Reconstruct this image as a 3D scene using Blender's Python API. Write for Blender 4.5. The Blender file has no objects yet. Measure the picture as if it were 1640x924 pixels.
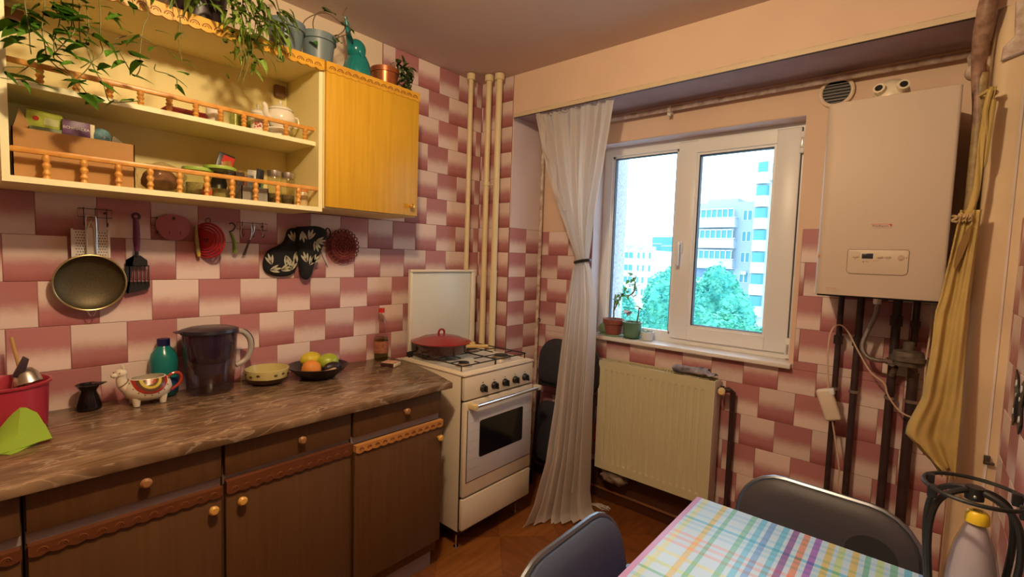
import bpy, bmesh, math, random
from mathutils import Vector, Matrix, noise
C = bpy.context.scene
COL = C.collection
PI = math.pi
random.seed(7)

# ------------------------------------------------------------------ camera
cam = bpy.data.cameras.new('camera'); cam_o = bpy.data.objects.new('camera', cam); COL.objects.link(cam_o)
YAW, PITCH, ROLL = math.radians(-40.689), math.radians(-3.843), math.radians(1.903)
fwd = Vector((math.sin(YAW)*math.cos(PITCH), math.cos(YAW)*math.cos(PITCH), math.sin(PITCH)))
rgt = Vector((math.cos(YAW), -math.sin(YAW), 0)); upv = rgt.cross(fwd)
r2 = rgt*math.cos(ROLL)+upv*math.sin(ROLL); u2 = upv*math.cos(ROLL)-rgt*math.sin(ROLL)
cam_o.matrix_world = Matrix(((r2.x, u2.x, -fwd.x, 2.1662), (r2.y, u2.y, -fwd.y, -1.2041), (r2.z, u2.z, -fwd.z, 1.4251), (0, 0, 0, 1)))
cam.sensor_width = 36; cam.lens = 759.48/1640*36; cam.clip_start = .02; cam.clip_end = 500
C.camera = cam_o

# ------------------------------------------------------------------ world, lights, exposure
w = bpy.data.worlds.new('sky'); C.world = w; w.use_nodes = True
nt = w.node_tree; bg = nt.nodes['Background']
tc = nt.nodes.new('ShaderNodeTexCoord'); sp = nt.nodes.new('ShaderNodeSeparateXYZ'); rp = nt.nodes.new('ShaderNodeValToRGB')
nt.links.new(tc.outputs['Generated'], sp.inputs[0]); nt.links.new(sp.outputs['Z'], rp.inputs[0]); nt.links.new(rp.outputs[0], bg.inputs[0])
rp.color_ramp.elements[0].color = (.86, .93, 1, 1); rp.color_ramp.elements[1].color = (.62, .74, 1, 1)
bg.inputs[1].default_value = 4.0

def lamp(name, loc, power, col, rad):
    l = bpy.data.lights.new(name, 'POINT'); l.energy = power; l.color = col; l.shadow_soft_size = rad
    o = bpy.data.objects.new(name, l); o.location = loc; COL.objects.link(o)
lamp('ceiling_lamp_light', (1.5, -.76, 2.36), 60, (1, .76, .45), .05)
C.view_settings.view_transform = 'Standard'; C.view_settings.look = 'None'
C.view_settings.exposure = 0.0; C.view_settings.gamma = 1; C.view_settings.use_curve_mapping = False

# ------------------------------------------------------------------ materials
def lin(c):
    return tuple(x/12.92 if x <= .04045 else ((x+.055)/1.055)**2.4 for x in [v/255 for v in c])+(1,)
MATS = {}
def mat(name, col, rough=.5, metal=0, var=0, scale=20, bump=0, stretch=None, col2=None, spec=.5, emis=None):
    """plain or noise-mottled principled material; col is linear rgb"""
    if name in MATS: return MATS[name]
    m = bpy.data.materials.new(name); m.use_nodes = True; n = m.node_tree.nodes; L = m.node_tree.links; b = n['Principled BSDF']
    b.inputs['Base Color'].default_value = tuple(col[:3])+(1,); b.inputs['Roughness'].default_value = rough; b.inputs['Metallic'].default_value = metal
    b.inputs['Specular IOR Level'].default_value = spec
    if var or col2 or bump:
        t = n.new('ShaderNodeTexCoord'); mp = n.new('ShaderNodeMapping'); ns = n.new('ShaderNodeTexNoise')
        L.new(t.outputs['Object'], mp.inputs[0]); L.new(mp.outputs[0], ns.inputs['Vector'])
        if stretch: mp.inputs['Scale'].default_value = stretch
        ns.inputs['Scale'].default_value = scale; ns.inputs['Detail'].default_value = 5
        if var or col2:
            r = n.new('ShaderNodeValToRGB'); L.new(ns.outputs[0], r.inputs[0]); L.new(r.outputs[0], b.inputs['Base Color'])
            r.color_ramp.elements[0].position = .35; r.color_ramp.elements[1].position = .65
            c2 = col2 if col2 else [x*(1-var) for x in col[:3]]
            r.color_ramp.elements[0].color = tuple(c2[:3])+(1,); r.color_ramp.elements[1].color = tuple(col[:3])+(1,)
        if bump:
            bp = n.new('ShaderNodeBump'); bp.inputs['Strength'].default_value = bump; bp.inputs['Distance'].default_value = .003
            L.new(ns.outputs[0], bp.inputs['Height']); L.new(bp.outputs[0], b.inputs['Normal'])
    if emis:
        b.inputs['Emission Color'].default_value = tuple(emis[:3])+(1,); b.inputs['Emission Strength'].default_value = emis[3]
    MATS[name] = m
    return m

def glass(name, tint, gloss=.12, rough=.02):
    if name in MATS: return MATS[name]
    m = bpy.data.materials.new(name); m.use_nodes = True; n = m.node_tree.nodes; L = m.node_tree.links; n.remove(n['Principled BSDF'])
    out = n['Material Output']; tr = n.new('ShaderNodeBsdfTransparent'); gl = n.new('ShaderNodeBsdfGlossy'); mx = n.new('ShaderNodeMixShader'); lw = n.new('ShaderNodeLayerWeight')
    tr.inputs[0].default_value = tuple(v**.4 for v in tint)+(1,); gl.inputs['Roughness'].default_value = rough; lw.inputs[0].default_value = gloss
    pw = n.new('ShaderNodeMath'); pw.operation = 'POWER'; pw.inputs[1].default_value = 3; ma = n.new('ShaderNodeMath'); ma.operation = 'MULTIPLY_ADD'; ma.inputs[1].default_value = .45; ma.inputs[2].default_value = gloss*.22
    lw.inputs[0].default_value = .5; L.new(lw.outputs['Facing'], pw.inputs[0]); L.new(pw.outputs[0], ma.inputs[0]); L.new(ma.outputs[0], mx.inputs[0]); L.new(tr.outputs[0], mx.inputs[1]); L.new(gl.outputs[0], mx.inputs[2]); L.new(mx.outputs[0], out.inputs[0])
    MATS[name] = m
    return m

def cloth_sheer(name, col, alpha):
    m = bpy.data.materials.new(name); m.use_nodes = True; n = m.node_tree.nodes; L = m.node_tree.links; n.remove(n['Principled BSDF'])
    out = n['Material Output']; tr = n.new('ShaderNodeBsdfTransparent'); d = n.new('ShaderNodeBsdfDiffuse'); t = n.new('ShaderNodeBsdfTranslucent')
    m1 = n.new('ShaderNodeMixShader'); m2 = n.new('ShaderNodeMixShader')
    d.inputs[0].default_value = tuple(col)+(1,); t.inputs[0].default_value = tuple(col)+(1,); m1.inputs[0].default_value = .42; m2.inputs[0].default_value = alpha
    L.new(d.outputs[0], m1.inputs[1]); L.new(t.outputs[0], m1.inputs[2]); L.new(tr.outputs[0], m2.inputs[1]); L.new(m1.outputs[0], m2.inputs[2]); L.new(m2.outputs[0], out.inputs[0])
    return m

def tile_mat(name, stops):
    """glazed tile whose glaze colour runs over the height of the tile (object z, 0..0.15 m)"""
    m = bpy.data.materials.new(name); m.use_nodes = True; n = m.node_tree.nodes; L = m.node_tree.links; b = n['Principled BSDF']
    t = n.new('ShaderNodeTexCoord'); s = n.new('ShaderNodeSeparateXYZ'); ns = n.new('ShaderNodeTexNoise'); oi = n.new('ShaderNodeObjectInfo')
    a = n.new('ShaderNodeMath'); a.operation = 'MULTIPLY'; a.inputs[1].default_value = 1/.15
    L.new(t.outputs['Object'], s.inputs[0]); L.new(s.outputs['Z'], a.inputs[0])
    ad = n.new('ShaderNodeVectorMath'); L.new(t.outputs['Object'], ad.inputs[0])
    cx = n.new('ShaderNodeCombineXYZ'); L.new(oi.outputs['Random'], cx.inputs[0]); sc = n.new('ShaderNodeVectorMath'); sc.operation = 'SCALE'; sc.inputs['Scale'].default_value = 9
    L.new(cx.outputs[0], sc.inputs[0]); L.new(sc.outputs[0], ad.inputs[1]); L.new(ad.outputs[0], ns.inputs['Vector']); ns.inputs['Scale'].default_value = 22; ns.inputs['Detail'].default_value = 8; ns.inputs['Roughness'].default_value = .7
    k = n.new('ShaderNodeMath'); k.operation = 'MULTIPLY_ADD'; k.inputs[1].default_value = .22; L.new(ns.outputs[0], k.inputs[0]); L.new(a.outputs[0], k.inputs[2])
    k2 = n.new('ShaderNodeMath'); k2.operation = 'SUBTRACT'; k2.inputs[1].default_value = .11; L.new(k.outputs[0], k2.inputs[0])
    r = n.new('ShaderNodeValToRGB'); r.color_ramp.interpolation = 'EASE'; L.new(k2.outputs[0], r.inputs[0])
    el = r.color_ramp.elements; el[0].position, el[0].color = stops[0][0], stops[0][1]; el[1].position, el[1].color = stops[-1][0], stops[-1][1]
    for p, c in stops[1:-1]:
        e = el.new(p); e.color = c
    hv = n.new('ShaderNodeHueSaturation'); mr = n.new('ShaderNodeMapRange'); mr.inputs['To Min'].default_value = .9; mr.inputs['To Max'].default_value = 1.08
    L.new(oi.outputs['Random'], mr.inputs[0]); L.new(mr.outputs[0], hv.inputs['Value']); L.new(r.outputs[0], hv.inputs['Color']); L.new(hv.outputs[0], b.inputs['Base Color'])
    b.inputs['Roughness'].default_value = .42; b.inputs['Specular IOR Level'].default_value = .35
    return m
ROSE = (.47, .20, .21, 1); ROSD = (.36, .115, .12, 1); PALE = (.80, .64, .60, 1)
TILE = {'A': tile_mat('glazed_tile_pale_top', [(0, ROSD), (.28, ROSE), (.70, PALE), (1, PALE)]),
        'B': tile_mat('glazed_tile_rose_top', [(0, PALE), (.20, PALE), (.62, ROSE), (1, ROSE)])}

M_plaster = mat('plaster_peach', (.80, .58, .44), .85, var=.06, scale=3, bump=.15)
M_plaster_y = mat('plaster_cream', (.82, .66, .50), .85, var=.06, scale=3, bump=.15)
M_plaster_winlit = mat('plaster_window_tint', (.74, .60, .60), .85, var=.06, scale=4, bump=.15)  # lavender of the window light is put into this plaster colour
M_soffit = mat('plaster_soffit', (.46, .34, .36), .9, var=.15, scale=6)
M_ceiling = mat('ceiling_paint', (.66, .52, .47), .9, var=.05, scale=2)
M_grout = mat('grout', (.30, .14, .12), .9, var=.2, scale=30)
M_column = mat('column_paint', (.80, .60, .38), .6, var=.12, scale=5, bump=.2)
M_cream_pipe = mat('cream_pipe_paint', (.80, .66, .40), .4)
M_peeling = mat('peeling_pipe_paint', (.72, .60, .52), .6, col2=(.42, .28, .22), scale=28, bump=.4)
M_pvc = mat('white_pvc', (.86, .86, .88), .35)
M_enamel = mat('cream_enamel', (.80, .70, .54), .3)
M_white_enamel = mat('white_enamel', (.80, .76, .66), .3)
M_black = mat('black_iron', (.012, .011, .012), .45)
M_blackplastic = mat('black_plastic', (.015, .015, .018), .35)
M_chrome = mat('chrome', (.75, .75, .75), .15, 1)
M_steel = mat('brushed_steel', (.62, .60, .56), .32, 1)
M_darkpipe = mat('dark_brown_pipe_paint', (.055, .028, .03), .5, var=.4, scale=30)
M_knob = mat('varnished_wood_knob', (.72, .38, .08), .3)
M_cream = mat('cream_board', (.86, .73, .33), .55, var=.04, scale=5)
M_edge = mat('pale_edge_band', (.90, .84, .50), .5)
M_alum = mat('aluminium_strip', (.36, .30, .30), .4)
M_soil = mat('soil', (.03, .018, .012), .95, var=.4, scale=60)
M_leaf = mat('green_leaf', (.22, .46, .05), .45, col2=(.10, .28, .03), scale=25)
M_leaf_l = mat('variegated_leaf', (.55, .62, .16), .45, col2=(.13, .34, .04), scale=45, stretch=(1, 4, 1))
M_stem = mat('plant_stem', (.16, .15, .04), .6)
M_redplastic = mat('red_plastic', (.62, .03, .04), .3)

def leafy(m, amt=.35):
    """lets light through thin leaves and petals"""
    if m.name.endswith('_thin') or m.get('thin'): return m
    m['thin'] = 1
    n = m.node_tree.nodes; L = m.node_tree.links; b = n['Principled BSDF']; out = n['Material Output']
    t = n.new('ShaderNodeBsdfTranslucent'); mx = n.new('ShaderNodeMixShader'); mx.inputs[0].default_value = amt
    src = b.inputs['Base Color'].links
    if src: L.new(src[0].from_socket, t.inputs[0])
    else: t.inputs[0].default_value = b.inputs['Base Color'].default_value
    L.new(b.outputs[0], mx.inputs[1]); L.new(t.outputs[0], mx.inputs[2]); L.new(mx.outputs[0], out.inputs[0])
    return m
leafy(M_leaf, .4); leafy(M_leaf_l, .4)

def wood(name, c1, c2, rough=.4, scale=(60, 60, 3)):
    m = bpy.data.materials.new(name); m.use_nodes = True; n = m.node_tree.nodes; L = m.node_tree.links; b = n['Principled BSDF']
    t = n.new('ShaderNodeTexCoord'); mp = n.new('ShaderNodeMapping'); mp.inputs['Scale'].default_value = scale
    ns = n.new('ShaderNodeTexNoise'); ns.inputs['Scale'].default_value = 1; ns.inputs['Detail'].default_value = 6; ns.inputs['Distortion'].default_value = .3
    r = n.new('ShaderNodeValToRGB'); L.new(t.outputs['Object'], mp.inputs[0]); L.new(mp.outputs[0], ns.inputs['Vector']); L.new(ns.outputs[0], r.inputs[0]); L.new(r.outputs[0], b.inputs['Base Color'])
    r.color_ramp.elements[0].position = .3; r.color_ramp.elements[1].position = .7
    r.color_ramp.elements[0].color = tuple(c1)+(1,); r.color_ramp.elements[1].color = tuple(c2)+(1,)
    b.inputs['Roughness'].default_value = rough
    return m
M_door = wood('honey_oak_laminate', (.60, .32, .018), (.70, .40, .028), .38)
M_trim = wood('honey_carved_wood', (.62, .30, .025), (.76, .42, .045), .35, (20, 8, 60))
M_carve = mat('carving_groove', (.22, .07, .02), .5)
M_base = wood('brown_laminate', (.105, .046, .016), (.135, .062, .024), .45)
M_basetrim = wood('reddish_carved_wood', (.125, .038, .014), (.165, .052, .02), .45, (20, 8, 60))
M_basetrim_l = wood('light_carved_wood', (.48, .20, .05), (.58, .26, .07), .4, (20, 8, 60))
M_baluster = wood('turned_honey_wood', (.58, .24, .04), (.76, .38, .08), .35, (30, 30, 30))

def marble():
    m = bpy.data.materials.new('marbled_worktop_laminate'); m.use_nodes = True; n = m.node_tree.nodes; L = m.node_tree.links; b = n['Principled BSDF']
    t = n.new('ShaderNodeTexCoord'); mp = n.new('ShaderNodeMapping'); mp.inputs['Rotation'].default_value = (0, 0, .75); mp.inputs['Scale'].default_value = (26, 7, 6)
    ns = n.new('ShaderNodeTexNoise'); ns.inputs['Scale'].default_value = 1; ns.inputs['Detail'].default_value = 9; ns.inputs['Distortion'].default_value = 1.2
    r = n.new('ShaderNodeValToRGB'); e = r.color_ramp.elements; e[0].position = .28; e[0].color = (.115, .065, .034, 1); e[1].position = .76; e[1].color = (.36, .24, .14, 1)
    q = e.new(.45); q.color = (.17, .10, .055, 1); q = e.new(.58); q.color = (.24, .15, .09, 1)
    mp2 = n.new('ShaderNodeMapping'); mp2.inputs['Rotation'].default_value = (0, 0, .95); mp2.inputs['Scale'].default_value = (16, 4.5, 8)
    n2 = n.new('ShaderNodeTexNoise'); n2.inputs['Scale'].default_value = 1; n2.inputs['Detail'].default_value = 4; n2.inputs['Distortion'].default_value = .5
    r3 = n.new('ShaderNodeValToRGB'); e = r3.color_ramp.elements; e[0].position = .485; e[0].color = (0, 0, 0, 1); e[1].position = .53; e[1].color = (0, 0, 0, 1); q = e.new(.5); q.color = (.5, .5, .5, 1)
    mx = n.new('ShaderNodeMixRGB'); mx.inputs[2].default_value = (.55, .42, .30, 1)
    L.new(t.outputs['Object'], mp.inputs[0]); L.new(mp.outputs[0], ns.inputs['Vector']); L.new(ns.outputs[0], r.inputs[0])
    L.new(t.outputs['Object'], mp2.inputs[0]); L.new(mp2.outputs[0], n2.inputs['Vector']); L.new(n2.outputs[0], r3.inputs[0])
    L.new(r3.outputs[0], mx.inputs[0]); L.new(r.outputs[0], mx.inputs[1]); L.new(mx.outputs[0], b.inputs['Base Color'])
    b.inputs['Roughness'].default_value = .22
    return m
M_marble = marble()
M_floor = [wood('parquet_pattern_%s' % k, c1, c2, .32, s) for k, c1, c2, s in (
    ('amber', (.20, .065, .015), (.34, .12, .028), (40, 5, 5)), ('russet', (.16, .05, .014), (.28, .09, .022), (5, 40, 5)), ('dark', (.13, .04, .012), (.24, .08, .02), (40, 5, 5)))]

# ------------------------------------------------------------------ mesh helpers
class MB:
    def __init__(s): s.bm = bmesh.new()
    def _merge(s, b, xf=None):
        if xf is not None: b.transform(xf)
        me = bpy.data.meshes.new('t'); b.to_mesh(me); b.free(); s.bm.from_mesh(me); bpy.data.meshes.remove(me)
        return s
    def box(s, x0, x1, y0, y1, z0, z1, bev=0, seg=2, xf=None):
        b = bmesh.new(); vs = [b.verts.new((x, y, z)) for x in (x0, x1) for y in (y0, y1) for z in (z0, z1)]
        for f in ((0, 1, 3, 2), (4, 6, 7, 5), (0, 4, 5, 1), (2, 3, 7, 6), (0, 2, 6, 4), (1, 5, 7, 3)): b.faces.new([vs[i] for i in f])
        bmesh.ops.recalc_face_normals(b, faces=b.faces[:])
        if bev: bmesh.ops.bevel(b, geom=b.edges[:], offset=bev, segments=seg, affect='EDGES', profile=.5)
        return s._merge(b, xf)
    def cyl(s, p0, p1, r0, r1=None, n=16):
        r1 = r0 if r1 is None else r1; p0 = Vector(p0); p1 = Vector(p1); d = p1-p0
        b = bmesh.new(); bmesh.ops.create_cone(b, cap_ends=True, segments=n, radius1=max(r0, 1e-5), radius2=max(r1, 1e-5), depth=d.length)
        return s._merge(b, Matrix.Translation((p0+p1)/2) @ d.to_track_quat('Z', 'Y').to_matrix().to_4x4())
    def lathe(s, prof, c=(0, 0, 0), n=24, axis=None, sy=1, xf=None):
        b = bmesh.new(); rings = []
        for r, z in prof:
            rings.append([b.verts.new((r*math.cos(2*PI*i/n), r*sy*math.sin(2*PI*i/n), z)) for i in range(n)] if r > 1e-6 else [b.verts.new((0, 0, z))])
        for A, B in zip(rings, rings[1:]):
            for i in range(n):
                j = (i+1) % n
                if len(A) > 1 and len(B) > 1: b.faces.new((A[i], A[j], B[j], B[i]))
                elif len(A) > 1: b.faces.new((A[i], A[j], B[0]))
                elif len(B) > 1: b.faces.new((A[0], B[j], B[i]))
        bmesh.ops.recalc_face_normals(b, faces=b.faces[:])
        m = Matrix.Translation(Vector(c))
        if axis is not None: m = m @ Vector(axis).to_track_quat('Z', 'Y').to_matrix().to_4x4()
        if xf is not None: m = xf @ m
        return s._merge(b, m)
    def tube(s, pts, r, n=8, closed=False):
        pts = [Vector(p) for p in pts]; b = bmesh.new(); rings = []; N = len(pts); prev = None
        for i, p in enumerate(pts):
            if closed: d = pts[(i+1) % N]-pts[i-1]
            else: d = (pts[min(i+1, N-1)]-pts[max(i-1, 0)])
            d.normalize()
            if prev is None: u = d.orthogonal().normalized()
            else: u = (prev-d*prev.dot(d)).normalized()
            prev = u; v = d.cross(u); rr = r[i] if isinstance(r, (list, tuple)) else r
            rings.append([b.verts.new(p+(u*math.cos(2*PI*k/n)+v*math.sin(2*PI*k/n))*rr) for k in range(n)])
        for i in range(N if closed else N-1):
            A, B = rings[i], rings[(i+1) % N]
            off = 0
            if closed and i == N-1:
                off = min(range(n), key=lambda o: (A[0].co-B[o].co).length)
            for k in range(n): b.faces.new((A[k], A[(k+1) % n], B[(k+1+off) % n], B[(k+off) % n]))
        if not closed: b.faces.new(rings[0]); b.faces.new(rings[-1])
        bmesh.ops.recalc_face_normals(b, faces=b.faces[:])
        return s._merge(b)
    def ball(s, c, r, n=16, xf=None):
        r = (r, r, r) if not isinstance(r, (tuple, list)) else r
        b = bmesh.new(); bmesh.ops.create_uvsphere(b, u_segments=n, v_segments=max(6, n*2//3), radius=1)
        m = Matrix.Translation(Vector(c)) @ (xf if xf is not None else Matrix.Identity(4)) @ Matrix.Diagonal((r[0], r[1], r[2], 1))
        return s._merge(b, m)
    def prism(s, poly, plane, d0, d1, bev=0, xf=None):
        """poly of 2-d points in plane 'xy','xz' or 'yz', extruded over the other axis d0..d1"""
        def P(a, c, d): return {'xy': (a, c, d), 'xz': (a, d, c), 'yz': (d, a, c)}[plane]
        b = bmesh.new(); A = [b.verts.new(P(a, c, d0)) for a, c in poly]; B = [b.verts.new(P(a, c, d1)) for a, c in poly]
        b.faces.new(A); b.faces.new(B)
        for i in range(len(poly)):
            j = (i+1) % len(poly); b.faces.new((A[i], A[j], B[j], B[i]))
        bmesh.ops.recalc_face_normals(b, faces=b.faces[:])
        if bev:
            es = [e for e in b.edges if (e.verts[0] in A and e.verts[1] in A) or (e.verts[0] in B and e.verts[1] in B)]
            bmesh.ops.bevel(b, geom=es, offset=bev, segments=2, affect='EDGES', profile=.5)
        return s._merge(b, xf)
    def grid(s, fn, nu, nv, closed_u=False, thick=0):
        b = bmesh.new(); V = [[b.verts.new(fn(i/nu, j/nv)) for j in range(nv+1)] for i in range(nu if closed_u else nu+1)]
        for i in range(nu):
            for j in range(nv): b.faces.new((V[i][j], V[(i+1) % len(V)][j], V[(i+1) % len(V)][j+1], V[i][j+1]))
        if thick:
            bmesh.ops.recalc_face_normals(b, faces=b.faces[:]); bmesh.ops.solidify(b, geom=b.faces[:], thickness=thick)
        return s._merge(b)
    def puff(s, outline, plane, base, h, sgn=1):
        """soft cushion-like body over a 2-d outline"""
        cx = sum(p[0] for p in outline)/len(outline); cy = sum(p[1] for p in outline)/len(outline)
        def P(a, c, d): return {'xy': (a, c, d), 'xz': (a, d, c), 'yz': (d, a, c)}[plane]
        b = bmesh.new(); rings = []
        for k, hh in ((1, 0), (1.0, .35), (.93, .75), (.75, .97), (.4, 1)):
            rings.append([b.verts.new(P(cx+(x-cx)*k, cy+(y-cy)*k, base+sgn*h*hh)) for x, y in outline])
        for A, B in zip(rings, rings[1:]):
            for i in range(len(A)): b.faces.new((A[i], A[(i+1) % len(A)], B[(i+1) % len(A)], B[i]))
        b.faces.new(rings[0]); b.faces.new(rings[-1]); bmesh.ops.recalc_face_normals(b, faces=b.faces[:])
        return s._merge(b)
    def xf(s, m): s.bm.transform(m); return s

def rot(axis, deg, at=(0, 0, 0)):
    return Matrix.Translation(Vector(at)) @ Matrix.Rotation(math.radians(deg), 4, axis) @ Matrix.Translation(-Vector(at))

def wloc(o):
    v = Vector((0, 0, 0))
    while o is not None: v = v+o.location; o = o.parent
    return v

def part(name, mb, m, parent=None, loc=None, sharp=.7, **kw):
    """links one mesh object; geometry is given in world metres, loc is its origin"""
    me = bpy.data.meshes.new(name)
    base = wloc(parent) if parent is not None else Vector((0, 0, 0))
    L = Vector(loc) if loc is not None else (base.copy())
    mb.bm.transform(Matrix.Translation(-L)); mb.bm.to_mesh(me); mb.bm.free()
    me.materials.append(m); me.shade_smooth(); me.set_sharp_from_angle(angle=sharp)
    o = bpy.data.objects.new(name, me); COL.objects.link(o)
    if parent is not None: o.parent = parent; o.location = L-base
    else: o.location = L
    for k, v in kw.items(): o[k] = v
    return o

def single(name, mb, m, label, cat, loc, group=None, sharp=.7):
    o = part(name, mb, m, None, loc, sharp); o['label'] = label; o['category'] = cat
    if group: o['group'] = group
    return o

def thing(name, label, cat, loc, group=None):
    o = bpy.data.objects.new(name, None); COL.objects.link(o); o.location = loc; o.empty_display_size = .05
    o['label'] = label; o['category'] = cat
    if group: o['group'] = group
    return o

def struct(name, mb, m, **kw):
    o = part(name, mb, m, None, (0, 0, 0)); o['kind'] = 'structure'
    for k, v in kw.items(): o[k] = v
    return o

def smooth(pts, k=4):
    """Catmull-Rom through the points"""
    pts = [Vector(p) for p in pts]; out = []
    for i in range(len(pts)-1):
        p0, p1, p2, p3 = pts[max(i-1, 0)], pts[i], pts[i+1], pts[min(i+2, len(pts)-1)]
        for j in range(k):
            t = j/k; out.append(.5*((2*p1)+(p2-p0)*t+(2*p0-5*p1+4*p2-p3)*t*t+(3*p1-p0-3*p2+p3)*t*t*t))
    out.append(pts[-1]); return out

# ------------------------------------------------------------------ structure: room shell
Y1, Y2, X1, XR, XC, ZC = .965, 1.281, .265, 2.30, 2.40, 2.494   # pier face, window wall, alcove left, alcove right, right wall, ceiling
YB = -2.3
ZR = 2.262
SX0, SX1, SZ0, SZ1 = .655, 1.73, .955, 2.10       # window opening
floor = struct('floor', MB().box(-.1, 2.5, YB, 1.6, -.1, -.004), M_floor[2])
ceil = struct('ceiling', MB().box(-.1, 2.5, YB, 1.0, ZC, ZC+.1), M_ceiling)
wl = struct('wall_left', MB().box(-.1, 0, YB, 1.0, 0, ZC), M_plaster_y)
M_lowbounce = mat('low_bounce_wall', (.26, .17, .12), .9)  # unseen wall stretches, colour darkened to cut the bounced light
wb = struct('wall_back', MB().box(-.1, 2.5, YB-.1, YB, 0, ZC), M_lowbounce)
wr = struct('wall_right', MB().box(XC, XC+.1, YB, Y1, 0, ZC), M_lowbounce)
wp = struct('wall_pier', MB().box(0, X1, Y1, Y2+.25, 0, ZR).box(0, XC, Y1, Y2+.25, ZR, ZC), M_plaster)
part('pier_return_face', MB().box(X1, X1+.004, Y1+.004, Y2, 1.6, ZR), M_plaster_winlit, wp)
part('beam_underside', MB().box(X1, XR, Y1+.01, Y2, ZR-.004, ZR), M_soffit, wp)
ww = MB()
ww.box(X1, SX0, Y2, Y2+.25, 0, ZR).box(SX1, XR+.1, Y2, Y2+.25, 0, ZR).box(SX0, SX1, Y2, Y2+.25, 0, SZ0).box(SX0, SX1, Y2, Y2+.25, SZ1, ZR)
ww = struct('wall_window', ww, M_plaster)
# right-hand column between the alcove and the right wall, softly rounded corner
def arc(cx, cy, r, a0, a1, n=6): return [(cx+r*math.cos(math.radians(a0+(a1-a0)*i/n)), cy+r*math.sin(math.radians(a0+(a1-a0)*i/n))) for i in range(n+1)]
cp = [(XR+.004, Y2), (XR, 1.0)]+arc(XR+.03, .965+.03, .03, 180, 270)+arc(XR+.062, .965+.012, .012, 270, 360)+[(XR+.08, Y2), ]
wc = struct('wall_column', MB().prism(cp, 'xy', 0, ZR).prism([(XR+.074, .972), (XC, .972), (XC, Y2), (XR+.074, Y2)], 'xy', 0, ZR), M_column)
# shoulder of plaster near the top of the column
part('plaster_patch', MB().prism([(XR+.01, 2.09), (XR+.07, 2.11), (XR+.1, 2.2), (XR+.1, ZR), (XR+.03, ZR), (XR+.035, 2.16), (XR+.012, 2.13)], 'xz', .945, .966, .005), M_peeling, wc)

# ------------------------------------------------------------------ wall tiles, one object each
H, W = .15, .151
TM = {}
def tile_mesh(u0, u1, v0, v1, axis, sgn, typ):
    key = (round(u0, 4), round(u1, 4), round(v0, 4), round(v1, 4), axis, sgn, typ)
    if key in TM: return TM[key]
    g = .0007; t = .006; c = .0016
    b = bmesh.new(); P = (lambda u, v, d: (d*sgn, u, v)) if axis == 'x' else (lambda u, v, d: (u, d*sgn, v))
    r0 = [P(u, v, 0) for u, v in ((u0+g, v0+g), (u1-g, v0+g), (u1-g, v1-g), (u0+g, v1-g))]
    r1 = [P(u, v, t-c) for u, v in ((u0+g, v0+g), (u1-g, v0+g), (u1-g, v1-g), (u0+g, v1-g))]
    r2_ = [P(u, v, t) for u, v in ((u0+g+c, v0+g+c), (u1-g-c, v0+g+c), (u1-g-c, v1-g-c), (u0+g+c, v1-g-c))]
    R = [[b.verts.new(p) for p in r] for r in (r0, r1, r2_)]
    for A, B in zip(R, R[1:]):
        for i in range(4): b.faces.new((A[i], A[(i+1) % 4], B[(i+1) % 4], B[i]))
    b.faces.new(R[2]); bmesh.ops.recalc_face_normals(b, faces=b.faces[:])
    # make sure the front looks into the room
    b.normal_update()
    f = [f for f in b.faces if all(v in R[2] for v in f.verts)][0]
    if (f.normal.x if axis == 'x' else f.normal.y)*sgn < 0: bmesh.ops.reverse_faces(b, faces=b.faces[:])
    me = bpy.data.meshes.new('tile'); b.to_mesh(me); b.free(); me.materials.append(TILE[typ]); TM[key] = me
    return me
def tiles(parent, axis, sgn, depth, cells, regions):
    """cells: (u0, z0, type, width); regions: visible rectangles (u0,u1,z0,z1)"""
    n = 0
    for u, z, typ, wd in cells:
        for a0, a1, b0, b1 in regions:
            x0, x1, y0, y1 = max(u, a0), min(u+wd, a1), max(z, b0), min(z+H, b1)
            if x1-x0 < .008 or y1-y0 < .008: continue
            me = tile_mesh(x0-u, x1-u, y0-z, y1-z, axis, sgn, typ)
            o = bpy.data.objects.new('tile', me); COL.objects.link(o); o.parent = parent
            jit = random.uniform(-.0006, .0006)
            o.location = (depth+jit*0, u, z) if axis == 'x' else (u, depth, z)
            n += 1
    return n
cells = []
for k in range(-4, 8):
    z = 1.2943+k*H
    for n in range(-9, 10):
        st = n if k % 2 else n-.5
        A = (n % 2 == 1) != (k <= -2)
        cells.append((-.2914+st*W, z, 'A' if A else 'B', W))
part('grout_bed', MB().box(0, .0045, -1.35, Y1, .80, 1.598).box(0, .0045, .236, Y1, 1.598, ZC), M_grout, wl)
tiles(wl, 'x', 1, .0005, cells, [(-1.35, Y1-.006, .80, 1.5945), (.238, Y1-.006, 1.5945, ZC-.001)])
# pier face: two columns of tiles, all rows in line
part('grout_bed', MB().box(.006, X1, Y1-.0045, Y1, .3, ZC), M_grout, wp)
cells = []
for k in range(-4, 12):
    z = .849+k*H
    cells += [(X1-.095-W, z, 'B' if k % 2 else 'A', W), (X1-.095, z, 'A', .095), (X1-.095-2*W, z, 'A', W)]
tiles(wp, 'y', -1, Y1-.0005, cells, [(.007, X1, .3, ZC-.001)])
# return face of the pier
part('grout_bed', MB().box(X1, X1+.0045, Y1, Y2, .1, 1.6), M_grout, wp)
cells = []
for k in range(-5, 5):
    z = .849+k*H; cells += [(Y1, z, 'B', .158), (Y1+.158, z, 'A', .158)]
tiles(wp, 'x', 1, X1+.0005, cells, [(Y1, Y2-.006, .1, 1.599)])
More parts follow.
